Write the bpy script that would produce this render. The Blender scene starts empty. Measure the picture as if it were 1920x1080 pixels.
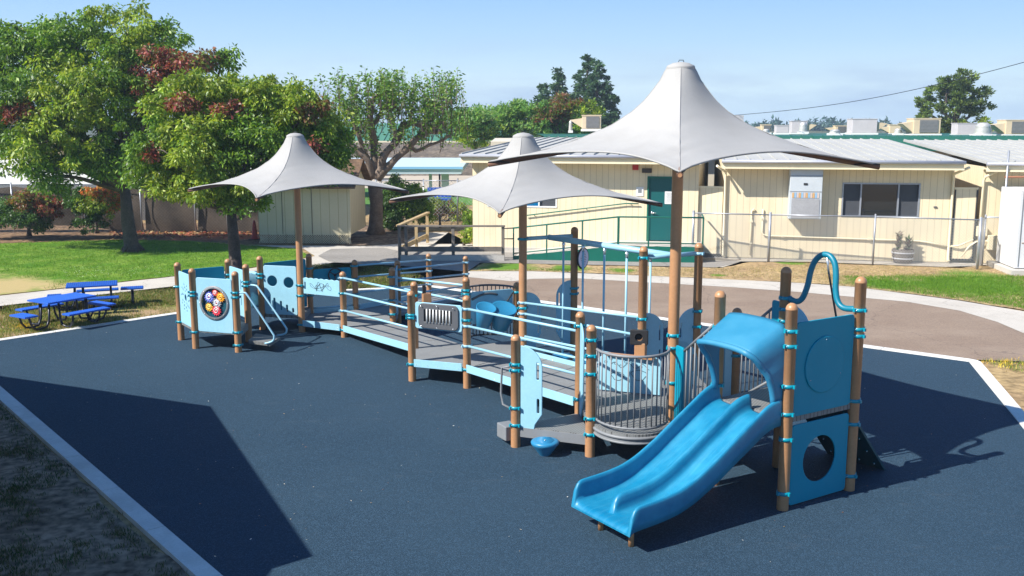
import bpy, bmesh, math, random
import numpy as np
from mathutils import Vector, Matrix
random.seed(7)
PI = math.pi
S = bpy.context.scene
COL = S.collection

# ---------------- camera, sky, sun, exposure ----------------
F_PX, CAM_H = 1840.0, 4.3
PITCH = math.atan(305 / F_PX)
cam = bpy.data.cameras.new('camera'); cam.sensor_width = 36; cam.lens = 36 * F_PX / 1920
cam.clip_start = 0.1; cam.clip_end = 3000
camo = bpy.data.objects.new('camera', cam); COL.objects.link(camo)
camo.location = (0, 0, CAM_H); camo.rotation_euler = (PI / 2 - PITCH, 0, 0)
S.camera = camo

SUN = Vector((-.650, -.353, .673)).normalized()
W = bpy.data.worlds.new("World"); S.world = W; W.use_nodes = True
nt = W.node_tree
sky = nt.nodes.new('ShaderNodeTexSky'); sky.sky_type = 'NISHITA'; sky.sun_disc = False
sky.sun_elevation = math.radians(42.3); sky.sun_rotation = math.radians(-118.5)
sky.altitude = 0; sky.air_density = 1.0; sky.dust_density = 0.35; sky.ozone_density = 2.2
bg = nt.nodes['Background']
# pale air low over the horizon, with thin cloud wisps
def _n(k, **kw):
    n_ = nt.nodes.new(k)
    for a_, v_ in kw.items(): setattr(n_, a_, v_)
    return n_
L = nt.links.new; SKY_K = 0.068
tc = _n('ShaderNodeTexCoord'); sx = _n('ShaderNodeSeparateXYZ'); L(tc.outputs['Generated'], sx.inputs[0])
gr = _n('ShaderNodeValToRGB'); mr = _n('ShaderNodeMapRange'); mr.inputs['From Min'].default_value = 0; mr.inputs['From Max'].default_value = .135
L(sx.outputs['Z'], mr.inputs['Value']); L(mr.outputs[0], gr.inputs[0])
e = gr.color_ramp.elements; e[0].position = 0; e[0].color = (.36, .465, .575, 1); e[1].position = 1; e[1].color = (.20, .35, .565, 1)
x_ = e.new(.28); x_.color = (.40, .51, .58, 1); x_ = e.new(.6); x_.color = (.29, .43, .575, 1)
sc_ = _n('ShaderNodeVectorMath', operation='SCALE'); sc_.inputs['Scale'].default_value = 1 / SKY_K; L(gr.outputs[0], sc_.inputs[0])
hi = _n('ShaderNodeMapRange'); hi.inputs['From Min'].default_value = .13; hi.inputs['From Max'].default_value = .45; L(sx.outputs['Z'], hi.inputs['Value'])
m1 = _n('ShaderNodeMixRGB'); tint = _n('ShaderNodeVectorMath', operation='MULTIPLY'); tint.inputs[1].default_value = (.52, 1.0, 1.45); L(sky.outputs[0], tint.inputs[0])
L(hi.outputs[0], m1.inputs[0]); L(sc_.outputs[0], m1.inputs[1]); L(tint.outputs[0], m1.inputs[2])
mp = _n('ShaderNodeMapping'); mp.inputs['Scale'].default_value = (5, 5, 26)
nz = _n('ShaderNodeTexNoise'); nz.inputs['Scale'].default_value = 1.3; nz.inputs['Detail'].default_value = 7; nz.inputs['Roughness'].default_value = .58
cr = _n('ShaderNodeValToRGB'); cr.color_ramp.elements[0].position = .44; cr.color_ramp.elements[1].position = .66
cr.color_ramp.elements[0].color = (0, 0, 0, 1); cr.color_ramp.elements[1].color = (.8, .8, .8, 1)
m2 = _n('ShaderNodeMapRange'); m2.inputs['From Min'].default_value = .03; m2.inputs['From Max'].default_value = .092; m2.inputs['To Min'].default_value = 1; m2.inputs['To Max'].default_value = 0
mu = _n('ShaderNodeMath', operation='MULTIPLY'); mx = _n('ShaderNodeMixRGB'); mx.inputs[2].default_value = (.29 / SKY_K, .38 / SKY_K, .51 / SKY_K, 1)
L(tc.outputs['Generated'], mp.inputs['Vector']); L(mp.outputs[0], nz.inputs['Vector']); L(nz.outputs['Fac'], cr.inputs[0])
L(sx.outputs['Z'], m2.inputs['Value']); L(cr.outputs[0], mu.inputs[0]); L(m2.outputs[0], mu.inputs[1])
L(mu.outputs[0], mx.inputs[0]); L(m1.outputs[0], mx.inputs[1]); L(mx.outputs[0], bg.inputs['Color'])
bg.inputs['Strength'].default_value = SKY_K
sl = bpy.data.lights.new('sun', 'SUN'); sl.energy = 5.0; sl.angle = math.radians(.5); sl.color = (1, .95, .87)
so = bpy.data.objects.new('sun', sl); COL.objects.link(so); so.rotation_euler = SUN.to_track_quat('Z', 'Y').to_euler()
S.view_settings.view_transform = 'Standard'; S.view_settings.look = 'None'
S.view_settings.exposure = 0.84; S.view_settings.gamma = 1
S.render.engine = 'CYCLES'
S.cycles.max_bounces = 6; S.cycles.transparent_max_bounces = 12

# ---------------- plan helpers: where the photo's points stand in the world ----------------
_s, _c = math.sin(PITCH), math.cos(PITCH)
def G(px, py, z=0.):
    a = (px - 960) / F_PX; b = (540 - py) / F_PX; t = (z - CAM_H) / (-_s + _c * b)
    return (t * a, t * (_c + _s * b))
def D(px, py, Y):
    a = (px - 960) / F_PX; b = (540 - py) / F_PX; t = Y / (_c + _s * b)
    return Vector((t * a, Y, CAM_H + t * (-_s + _c * b)))

# ---------------- materials ----------------
MATS = {}
def mat(name, col, rough=.5, var=.0, scale=3., col2=None, bump=0., bscale=60., metal=0., spec=.5, grain=0., gscale=200., coat=0., detail=6.):
    if name in MATS: return MATS[name]
    m = bpy.data.materials.new(name); m.use_nodes = True; t = m.node_tree; l = t.links.new
    b = t.nodes['Principled BSDF']; b.inputs['Roughness'].default_value = rough; b.inputs['Metallic'].default_value = metal
    b.inputs['Specular IOR Level'].default_value = spec
    if coat: b.inputs['Coat Weight'].default_value = coat; b.inputs['Coat Roughness'].default_value = .15
    c1 = (*col, 1); out = None
    co = t.nodes.new('ShaderNodeTexCoord')
    if col2 is None: col2 = tuple(max(0, x * (1 - var)) for x in col)
    if var or col2 != col:
        n = t.nodes.new('ShaderNodeTexNoise'); n.inputs['Scale'].default_value = scale; n.inputs['Detail'].default_value = detail; n.inputs['Roughness'].default_value = .6
        l(co.outputs['Object'], n.inputs['Vector'])
        r = t.nodes.new('ShaderNodeMapRange'); r.inputs['From Min'].default_value = .35; r.inputs['From Max'].default_value = .65
        l(n.outputs['Fac'], r.inputs['Value'])
        x = t.nodes.new('ShaderNodeMixRGB'); x.inputs[1].default_value = c1; x.inputs[2].default_value = (*col2, 1); l(r.outputs[0], x.inputs[0]); out = x.outputs[0]
        ra = t.nodes.new('ShaderNodeMapRange'); ra.inputs['To Min'].default_value = max(.05, rough - .08); ra.inputs['To Max'].default_value = min(1, rough + .1)
        l(n.outputs['Fac'], ra.inputs['Value']); l(ra.outputs[0], b.inputs['Roughness'])
    if grain:
        n2 = t.nodes.new('ShaderNodeTexNoise'); n2.inputs['Scale'].default_value = gscale; n2.inputs['Detail'].default_value = 3; l(co.outputs['Object'], n2.inputs['Vector'])
        r2 = t.nodes.new('ShaderNodeMapRange'); r2.inputs['From Min'].default_value = .3; r2.inputs['From Max'].default_value = .7
        r2.inputs['To Min'].default_value = 1 - grain; r2.inputs['To Max'].default_value = 1 + grain; l(n2.outputs['Fac'], r2.inputs['Value'])
        v = t.nodes.new('ShaderNodeVectorMath'); v.operation = 'SCALE'
        if out: l(out, v.inputs[0])
        else: v.inputs[0].default_value = col
        l(r2.outputs[0], v.inputs['Scale']); out = v.outputs[0]
    if out: l(out, b.inputs['Base Color'])
    else: b.inputs['Base Color'].default_value = c1
    if bump:
        n3 = t.nodes.new('ShaderNodeTexNoise'); n3.inputs['Scale'].default_value = bscale; n3.inputs['Detail'].default_value = 4; l(co.outputs['Object'], n3.inputs['Vector'])
        bp = t.nodes.new('ShaderNodeBump'); bp.inputs['Strength'].default_value = bump; bp.inputs['Distance'].default_value = .02; l(n3.outputs['Fac'], bp.inputs['Height']); l(bp.outputs[0], b.inputs['Normal'])
    MATS[name] = m; return m

TAN = mat('tan_post', (.43, .222, .105), .4, var=.16, scale=2.2, grain=.06, gscale=30)
LBLUE = mat('light_blue_panel', (.27, .51, .62), .45, var=.09, scale=1.7, grain=.04, gscale=30, spec=.35)
LBRAIL = mat('light_blue_rail', (.28, .52, .64), .35, var=.08, scale=3)
TEAL = mat('teal_clamp', (.0, .25, .34), .35, var=.12, scale=8)
MBLUE_SHADED = mat('mid_blue_and_shaded_panel', (.0, .245, .36), .5, var=.07, scale=1.5, spec=.22)  # mid blue parts, plus light blue panels with shade painted into the colour
SLIDE = mat('slide_blue', (.0, .15, .29), .42, col2=(.015, .22, .37), scale=2.6, coat=.05, grain=.03, gscale=25)
HOOD = mat('hood_blue', (.015, .175, .31), .48, col2=(.035, .215, .355), scale=2.2)
DRUM = mat('drum_blue', (.02, .19, .36), .4, var=.08)
DECK = mat('deck_grey', (.205, .21, .21), .7, var=.14, scale=2.2, grain=.12, gscale=45, bump=.25, bscale=120)
PIPEB = mat('pipe_blue', (.0, .165, .245), .4, var=.1, scale=3)
GREY = mat('grey_metal', (.19, .20, .21), .5, var=.1, scale=6)
DGREY = mat('dark_grey_plastic', (.085, .09, .1), .5, var=.1)
BLACK = mat('black_rubber', (.012, .012, .014), .6, var=.1)
WHITE = mat('white_paint', (.72, .72, .70), .5, var=.06)
BOLT = mat('bolt_metal', (.75, .76, .78), .25, metal=.8)
ARM = mat('brown_arm', (.16, .085, .055), .5, var=.15)
CONC = mat('concrete', (.50, .47, .42), .9, var=.16, scale=1.3, grain=.08, gscale=30, bump=.2, bscale=40)
CURB = mat('curb_concrete', (.66, .65, .62), .85, var=.14, scale=2.1, grain=.06, gscale=40, bump=.15, bscale=60)
PATHM = mat('walkway_concrete', (.50, .46, .40), .9, var=.12, scale=.8, grain=.06, gscale=18, bump=.15, bscale=30)
PAVE = mat('asphalt_pale', (.27, .25, .225), .9, var=.2, scale=.7, grain=.14, gscale=25, bump=.25, bscale=50)
BROWNP = mat('brown_asphalt', (.205, .145, .104), .9, col2=(.245, .18, .13), scale=.45, grain=.2, gscale=32, bump=.3, bscale=60)
def fabric():
    m = mat('canopy_fabric', (.42, .41, .392), .8, var=.09, scale=.9, grain=.04, gscale=60, bump=.25, bscale=140)
    t = m.node_tree; b = t.nodes['Principled BSDF']; o = t.nodes['Material Output']
    tr = t.nodes.new('ShaderNodeBsdfTranslucent'); tr.inputs['Color'].default_value = (.4, .39, .38, 1)
    ms = t.nodes.new('ShaderNodeMixShader'); ms.inputs[0].default_value = .16
    t.links.new(b.outputs[0], ms.inputs[1]); t.links.new(tr.outputs[0], ms.inputs[2]); t.links.new(ms.outputs[0], o.inputs['Surface'])
    return m
FABRIC = fabric()

def streaks(m, scale3, col, amt, rot=0., lo=.5, hi=.72):
    """wear of its own shape: weathering streaks mixed into the paint"""
    t = m.node_tree; l = t.links.new; b = t.nodes['Principled BSDF']; src = b.inputs['Base Color'].links[0].from_socket
    co = t.nodes.new('ShaderNodeTexCoord'); r0 = t.nodes.new('ShaderNodeMapping'); r0.inputs['Rotation'].default_value = (0, 0, rot); mp_ = t.nodes.new('ShaderNodeMapping'); mp_.inputs['Scale'].default_value = scale3
    n = t.nodes.new('ShaderNodeTexNoise'); n.inputs['Scale'].default_value = 1; n.inputs['Detail'].default_value = 7; n.inputs['Roughness'].default_value = .65
    l(co.outputs['Object'], r0.inputs[0]); l(r0.outputs[0], mp_.inputs[0]); l(mp_.outputs[0], n.inputs['Vector'])
    r = t.nodes.new('ShaderNodeMapRange'); r.inputs['From Min'].default_value = lo; r.inputs['From Max'].default_value = hi; r.inputs['To Max'].default_value = amt; l(n.outputs['Fac'], r.inputs['Value'])
    x = t.nodes.new('ShaderNodeMixRGB'); x.inputs[2].default_value = (*col, 1); l(r.outputs[0], x.inputs[0]); l(src, x.inputs[1]); l(x.outputs[0], b.inputs['Base Color'])
def cracks(m, scale, col, width=.006):
    t = m.node_tree; l = t.links.new; b = t.nodes['Principled BSDF']; src = b.inputs['Base Color'].links[0].from_socket
    co = t.nodes.new('ShaderNodeTexCoord'); n = t.nodes.new('ShaderNodeTexNoise'); n.inputs['Scale'].default_value = 1.5; n.inputs['Detail'].default_value = 5; l(co.outputs['Object'], n.inputs['Vector'])
    ad = t.nodes.new('ShaderNodeMixRGB'); ad.blend_type = 'ADD'; ad.inputs[0].default_value = .8; l(co.outputs['Object'], ad.inputs[1]); l(n.outputs['Color'], ad.inputs[2])
    v = t.nodes.new('ShaderNodeTexVoronoi'); v.feature = 'DISTANCE_TO_EDGE'; v.inputs['Scale'].default_value = scale; l(ad.outputs[0], v.inputs['Vector'])
    r = t.nodes.new('ShaderNodeMapRange'); r.inputs['From Max'].default_value = width; r.inputs['To Min'].default_value = .55; r.inputs['To Max'].default_value = 0; l(v.outputs['Distance'], r.inputs['Value'])
    x = t.nodes.new('ShaderNodeMixRGB'); x.inputs[2].default_value = (*col, 1); l(r.outputs[0], x.inputs[0]); l(src, x.inputs[1]); l(x.outputs[0], b.inputs['Base Color'])
streaks(SLIDE, (2.5, 26, 4), (.05, .27, .42), .5, rot=-math.atan2(.555, .832)); streaks(SLIDE, (3, 3, 3), (.0, .11, .21), .35)
streaks(FABRIC, (1.6, 1.6, .5), (.33, .315, .29), .4); streaks(TAN, (6, 6, 1.2), (.33, .17, .085), .45); streaks(LBLUE, (2, 2, .8), (.33, .50, .56), .5, lo=.52, hi=.8)
streaks(CURB, (1.2, 1.2, 1.2), (.42, .39, .34), .6, lo=.5, hi=.75); streaks(BROWNP, (.3, .5, 1), (.30, .23, .17), .7, lo=.48, hi=.7); cracks(BROWNP, .22, (.09, .065, .05), .004)
streaks(PATHM, (.4, .4, 1), (.38, .34, .29), .6, lo=.48, hi=.7); cracks(PATHM, .4, (.22, .19, .16), .008); cracks(PAVE, .3, (.1, .09, .08), .008)
def siding(name, col, pitch=.205):
    """boards with vertical grooves across the local x axis"""
    m = mat(name, col, .75, var=.07, scale=1.1, grain=.03, gscale=20)
    t = m.node_tree; l = t.links.new; b = t.nodes['Principled BSDF']
    co = t.nodes.new('ShaderNodeTexCoord'); sp = t.nodes.new('ShaderNodeSeparateXYZ'); l(co.outputs['Object'], sp.inputs[0])
    a = t.nodes.new('ShaderNodeMath'); a.operation = 'ADD'; l(sp.outputs['X'], a.inputs[0]); l(sp.outputs['Y'], a.inputs[1])
    d = t.nodes.new('ShaderNodeMath'); d.operation = 'DIVIDE'; d.inputs[1].default_value = pitch; l(a.outputs[0], d.inputs[0])
    f = t.nodes.new('ShaderNodeMath'); f.operation = 'FRACT'; l(d.outputs[0], f.inputs[0])
    g = t.nodes.new('ShaderNodeMath'); g.operation = 'LESS_THAN'; g.inputs[1].default_value = .06; l(f.outputs[0], g.inputs[0])
    x = t.nodes.new('ShaderNodeMixRGB'); x.inputs[2].default_value = (col[0] * .6, col[1] * .57, col[2] * .52, 1)
    src = b.inputs['Base Color'].links[0].from_socket; l(src, x.inputs[1]); l(g.outputs[0], x.inputs[0]); l(x.outputs[0], b.inputs['Base Color'])
    return m
CREAM = siding('cream_siding', (.72, .615, .42))
CREAMT = mat('cream_trim', (.74, .65, .45), .65, var=.06, scale=2)
streaks(CREAM, (2.2, 2.2, .35), (.50, .41, .27), .45, lo=.5, hi=.8)
SHEDM = siding('shed_siding', (.56, .50, .34), .33)
GUT = mat('gutter_metal', (.42, .43, .48), .4, var=.1, metal=.3)
def seam_roof(name, col, pitch=.42, rough=.45):
    m = mat(name, col, rough, var=.1, scale=.8, metal=.0, spec=.2)
    return m
ROOFM = seam_roof('metal_roof', (.42, .415, .39), rough=.75)
ROOFG = mat('green_metal', (.02, .115, .075), .5, var=.15, scale=.9)
GREENP = mat('green_paint', (.0, .12, .082), .45, var=.15, scale=1.2)
DGREEN = mat('green_door', (.0, .085, .085), .45, var=.1, scale=1.2)
GALV = mat('galvanised', (.36, .38, .42), .4, var=.12, scale=9, metal=.5)
WOOD = mat('weathered_wood', (.20, .17, .14), .85, var=.3, scale=5, grain=.15, gscale=40)
WOODL = mat('raw_wood', (.45, .33, .17), .8, var=.2, scale=4)
GLASS = mat('window_glass', (.012, .016, .02), .06, var=.3, scale=3, spec=.8)
SCREEN = mat('window_screen', (.05, .055, .065), .7, var=.1)
BARK = mat('bark', (.105, .08, .065), .95, var=.4, scale=6, grain=.3, gscale=30, bump=.8, bscale=22)
BARKP = mat('pale_bark', (.20, .15, .115), .95, var=.4, scale=4, grain=.25, gscale=25, bump=.8, bscale=20)
TBLUE = mat('table_blue', (.012, .095, .46), .4, var=.08, scale=6)
BLACKM = mat('black_metal', (.01, .01, .02), .35, var=.1)
CREAMU = mat('unit_cream', (.60, .48, .32), .6, var=.1, scale=2)
PINKU = mat('unit_greyish', (.52, .48, .48), .6, var=.12, scale=2)
GRILL = mat('unit_grille', (.22, .21, .20), .6, var=.2, scale=12)
METP = mat('vent_metal', (.60, .58, .54), .4, var=.15, metal=.4)
SHINGLE = mat('brown_shingle', (.16, .095, .055), .95, var=.4, scale=5, grain=.3, gscale=14, bump=.7, bscale=14)

# ---------------- mesh helpers ----------------
class MB:
    def __init__(s): s.v = []; s.f = []; s.m = []; s.sm = []; s.mats = []
    def mi(s, m):
        if m not in s.mats: s.mats.append(m)
        return s.mats.index(m)
    def add(s, vs, fs, m, smooth=False, M=None):
        o = len(s.v); k = s.mi(m)
        if M is not None: vs = [M @ Vector(v) for v in vs]
        s.v += [tuple(v) for v in vs]
        for f in fs: s.f.append(tuple(i + o for i in f)); s.m.append(k); s.sm.append(smooth)
        return s
    def box(s, c, size, m, rz=0., M=None):
        x, y, z = [d / 2 for d in size]
        R = Matrix.Translation(Vector(c)) @ Matrix.Rotation(rz, 4, 'Z')
        if M is not None: R = M @ R
        vs = [(i, j, k) for i in (-x, x) for j in (-y, y) for k in (-z, z)]
        return s.add(vs, [(0, 1, 3, 2), (4, 6, 7, 5), (0, 4, 5, 1), (2, 3, 7, 6), (0, 2, 6, 4), (1, 5, 7, 3)], m, False, R)
    def beam(s, a, b, w, h, m, up=Vector((0, 0, 1))):
        """rectangular bar from a to b: w across, h along up"""
        a = Vector(a); b = Vector(b); d = (b - a); ln = d.length; d.normalize(); x = d.cross(up)
        if x.length < 1e-4: x = Vector((1, 0, 0))
        x.normalize(); u = x.cross(d).normalized()
        vs = [p + x * i * w / 2 + u * j * h / 2 for p in (a, b) for i, j in ((-1, -1), (1, -1), (1, 1), (-1, 1))]
        return s.add(vs, [(0, 1, 2, 3), (7, 6, 5, 4), (0, 4, 5, 1), (1, 5, 6, 2), (2, 6, 7, 3), (3, 7, 4, 0)], m)
    def tube(s, path, r, m, n=10, cap=True, r1=None, closed=False):
        P = [Vector(p) for p in path]; N = len(P); vs = []; fs = []
        T = []
        for i in range(N):
            if closed: t = P[(i + 1) % N] - P[i - 1]
            else: t = P[min(i + 1, N - 1)] - P[max(i - 1, 0)]
            T.append(t.normalized())
        ref = Vector((0, 0, 1)) if abs(T[0].z) < .9 else Vector((1, 0, 0))
        x = T[0].cross(ref).normalized()
        for i in range(N):
            x = (x - T[i] * x.dot(T[i]))
            if x.length < 1e-6: x = T[i].orthogonal()
            x.normalize(); y = T[i].cross(x)
            rr = r[i] if isinstance(r, (list, tuple)) else (r if r1 is None else r + (r1 - r) * i / (N - 1))
            for k in range(n):
                a = 2 * PI * k / n; vs.append(P[i] + x * math.cos(a) * rr + y * math.sin(a) * rr)
        R = N if closed else N - 1
        for i in range(R):
            j = (i + 1) % N
            for k in range(n):
                fs.append((i * n + k, i * n + (k + 1) % n, j * n + (k + 1) % n, j * n + k))
        s.add(vs, fs, m, True)
        if cap and not closed:
            o = len(s.v) - N * n; kk = s.mi(m)
            s.f.append(tuple(o + k for k in reversed(range(n)))); s.m.append(kk); s.sm.append(False)
            s.f.append(tuple(o + (N - 1) * n + k for k in range(n))); s.m.append(kk); s.sm.append(False)
        return s
    def lathe(s, c, prof, m, n=20, smooth=True, M=None):
        vs = []; fs = []
        for r, z in prof:
            for k in range(n):
                a = 2 * PI * k / n; vs.append((c[0] + r * math.cos(a), c[1] + r * math.sin(a), c[2] + z))
        for i in range(len(prof) - 1):
            for k in range(n):
                fs.append((i * n + k, i * n + (k + 1) % n, (i + 1) * n + (k + 1) % n, (i + 1) * n + k))
        return s.add(vs, fs, m, smooth, M)
    def ell(s, c, r, m, n=10, rings=6, M=None):
        prof = [(math.sin(PI * i / rings) * 1., -math.cos(PI * i / rings)) for i in range(rings + 1)]
        vs = []; fs = []
        for q, z in prof:
            for k in range(n):
                a = 2 * PI * k / n; vs.append((c[0] + r[0] * q * math.cos(a), c[1] + r[1] * q * math.sin(a), c[2] + r[2] * z))
        for i in range(rings):
            for k in range(n): fs.append((i * n + k, i * n + (k + 1) % n, (i + 1) * n + (k + 1) % n, (i + 1) * n + k))
        return s.add(vs, fs, m, True, M)
    def prism(s, poly, z0, z1, m, M=None):
        n = len(poly); vs = [(x, y, z0) for x, y in poly] + [(x, y, z1) for x, y in poly]
        fs = [tuple(reversed(range(n))), tuple(range(n, 2 * n))] + [(i, (i + 1) % n, n + (i + 1) % n, n + i) for i in range(n)]
        return s.add(vs, fs, m, False, M)
    def build(s, name, parent=None):
        me = bpy.data.meshes.new(name); me.from_pydata(s.v, [], s.f)
        for m in s.mats: me.materials.append(m)
        me.polygons.foreach_set('material_index', s.m); me.polygons.foreach_set('use_smooth', s.sm); me.update()
        return link(name, me, parent)
def link(name, me, parent=None, M=None):
    o = bpy.data.objects.new(name, me); COL.objects.link(o)
    if M is not None: o.matrix_world = M
    if parent is not None:
        o.parent = parent
        if M is None: o.matrix_parent_inverse = Matrix.Identity(4)
    return o
def thing(name, label, cat, loc=(0, 0, 0), rz=0., group=None):
    o = bpy.data.objects.new(name, None); COL.objects.link(o); o.location = loc; o.rotation_euler = (0, 0, rz); o.empty_display_size = .2
    o['label'] = label; o['category'] = cat
    if group: o['group'] = group
    return o
def tag(o, label, cat, group=None, kind=None):
    o['label'] = label; o['category'] = cat
    if group: o['group'] = group
    if kind: o['kind'] = kind
    return o
def struct(o): o['kind'] = 'structure'; return o
def at(o, loc, rz=0.): o.location = loc; o.rotation_euler = (0, 0, rz); return o
def mod_bevel(o, w, seg=2):
    b = o.modifiers.new('bevel', 'BEVEL'); b.width = w; b.segments = seg; b.limit_method = 'ANGLE'; b.angle_limit = math.radians(40); return o

def outline_mesh(outline, holes, th, bev=.006):
    """flat plate in the xz plane, y = thickness, with real holes"""
    cu = bpy.data.curves.new('tmp', 'CURVE'); cu.dimensions = '2D'; cu.fill_mode = 'BOTH'
    cu.extrude = max(.0005, th / 2 - bev); cu.bevel_depth = bev; cu.bevel_resolution = 1; cu.offset = -bev
    for pts in [outline] + holes:
        sp = cu.splines.new('POLY'); sp.points.add(len(pts) - 1)
        for p, q in zip(sp.points, pts): p.co = (q[0], q[1], 0, 1)
        sp.use_cyclic_u = True
    o = bpy.data.objects.new('tmp', cu); COL.objects.link(o)
    dg = bpy.context.evaluated_depsgraph_get(); me = bpy.data.meshes.new_from_object(o.evaluated_get(dg))
    bpy.data.objects.remove(o); bpy.data.curves.remove(cu)
    me.transform(Matrix.Rotation(PI / 2, 4, 'X'))
    me.materials.clear()
    return me
def rrect(x0, z0, x1, z1, r=.04, n=4):
    pts = []
    for cx, cz, a0 in ((x1 - r, z1 - r, 0), (x0 + r, z1 - r, 90), (x0 + r, z0 + r, 180), (x1 - r, z0 + r, 270)):
        for i in range(n + 1):
            a = math.radians(a0 + 90 * i / n); pts.append((cx + r * math.cos(a), cz + r * math.sin(a)))
    return pts
def circ(cx, cz, r, n=28, rz=None):
    rz = rz or r
    return [(cx + r * math.cos(2 * PI * i / n), cz + rz * math.sin(2 * PI * i / n)) for i in range(n)]
def plate(name, p0, p1, outline, holes, th, m, parent, bev=.006):
    """plate standing on the line p0->p1 (xy); outline in metres from p0 along the line, and height"""
    me = outline_mesh(outline, holes, th, bev); me.materials.append(m); me.name = name
    d = Vector((p1[0] - p0[0], p1[1] - p0[1]))
    o = link(name, me, parent); o.location = (p0[0], p0[1], 0); o.rotation_euler = (0, 0, math.atan2(d.y, d.x)); return o
def V3(p, z): return Vector((p[0], p[1], z))
def lerp(a, b, t): return tuple(a[i] + (b[i] - a[i]) * t for i in range(len(a)))
def dist(a, b): return math.hypot(a[0] - b[0], a[1] - b[1])

# =====================================================================
#  PLAY STRUCTURE
# =====================================================================
PS = thing('play_structure', 'tan and light blue play structure with ramps, double slide and three grey canopies', 'play structure')
PR = .0655
def post(p, top, clamps=(), r=PR, label=None, shade=False, lclamps=()):
    mb = MB(); x, y = p
    prof = [(r, 0), (r, top - .075)]
    if not shade:
        prof += [(r + .002, top - .074), (r + .002, top - .07)] + [((r + .002) * math.cos(a), top - .07 + .07 * math.sin(a)) for a in [i * PI / 12 for i in range(1, 7)]]
    else: prof += [(r, top), (.001, top)]
    mb.lathe((0, 0, 0), prof, TAN, 20); o = mb.build('post', PS); o.location = (x, y, 0)
    # a scuffed ring of mulch-coloured caulk at the foot
    for z in clamps:
        c = MB(); clamp_geo(c, z, r, TEAL); q = c.build('clamp', o)
    for z in lclamps:
        c = MB(); clamp_geo(c, z, r, LBRAIL); q = c.build('clamp', o)
    return o
def clamp_geo(c, z, r, m):
    a0 = random.uniform(0, 2 * PI)
    c.lathe((0, 0, z), [(r, -.021), (r + .009, -.021), (r + .011, 0), (r + .009, .021), (r, .021)], m, 20)
    for a in (-.95, -2.6, .5):
        M = Matrix.Rotation(a, 4, 'Z')
        c.box((r + .018, 0, z), (.03, .028, .036), m, M=M)
        c.ell((r + .012, .024, z), (.006, .006, .006), BOLT, 6, 4, M=M)
P = dict(P1=(-6.72, 19.51), P2=(-6.18, 18.74), P3=(-5.26, 18.42), P4=(-5.88, 20.12), P5=(-5.30, 19.33), P6=(-5.33, 20.54), A=(-4.43, 20.29),
         P7=(-4.46, 21.35), P8=(-3.45, 19.76), P9=(-3.53, 21.8), P11=(-2.5, 21.2), P12=(-2.5, 20.2), P13=(-2.1, 24.5), P14=(-1.15, 24.1),
         P16=(-1.70, 16.26), P17=(-.744, 15.81), P18=(-1.75, 17.3), P19=(-.83, 17.5), P20=(.05, 12.79), P21=(1.026, 12.4), P22=(.95, 13.4),
         B=(.19, 17.0), P24=(1.12, 17.5), P25=(1.965, 14.54), P27=(2.886, 15.04), P26=(.09, 17.95), C=(2.10, 12.5),
         R1=(3.07, 10.58), R2=(4.03, 11.19), R3=(3.39, 12.0), R4=(2.45, 11.37), R5=(3.06, 13.1))
post(P['P1'], 1.59, (1.1, .38)); post(P['P2'], 1.58, (1.12, 1.05, .33)); post(P['P3'], 1.57, (1.16, 1.07, .39, .14))
post(P['P4'], 1.58, (1.25, 1.16)); post(P['P5'], 1.58, (1.22, 1.14)); post(P['P6'], 1.58, (1.2, 1.12)); post(P['P7'], 1.53, (1.2, .6))
post(P['P8'], 1.365, (.92, .16), lclamps=(1.235, .56)); post(P['P9'], 1.33, (1.19, .9, .55)); post(P['P11'], 1.40, (1.2, .95)); post(P['P12'], 1.39, (1.19, .99, .7, .4))
post(P['P13'], 1.12, (), lclamps=(.96, .68, .34)); post(P['P14'], 1.11, (), lclamps=(.95, .66, .36))
post(P['P16'], 1.56, (1.15, 1.10, .30)); post(P['P17'], 1.556, (1.147, .32), lclamps=(1.336, 1.05, .715)); post(P['P18'], 1.55, (1.3, .75)); post(P['P19'], 1.60, (1.36, 1.29))
post(P['P20'], 1.553, (1.15, 1.07, .55, .31)); post(P['P21'], 1.764, (1.57, 1.36, 1.12, .52, .305)); post(P['P22'], 1.748, (1.55, .5))
post(P['P24'], 2.51, (1.4, 1.3)); post(P['P25'], 2.52, (1.42, 1.235, 2.35)); post(P['P26'], 1.437, (1.25, .95)); post(P['P27'], 2.515, (1.445, 1.2), lclamps=(2.35,))
post(P['R1'], 2.381, (2.07, 1.9, 1.445, 1.126, .835, .2)); post(P['R2'], 2.582, (2.19, 1.965, 1.885, 1.107, .825, .187)); post(P['R3'], 2.578, (2.19, 2.05, 1.9))
post(P['R4'], 2.385, (1.95, 1.25)); post(P['R5'], 1.857, (1.5, 1.2))
post(P['A'], 3.85, (1.0, .78, .16), r=.068, shade=True); post(P['B'], 3.85, (1.13, 2.35), r=.07, shade=True, lclamps=(1.225, 1.03, .57)); post(P['C'], 4.75, (1.61, 1.444, .978), r=.072, shade=True)

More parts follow.
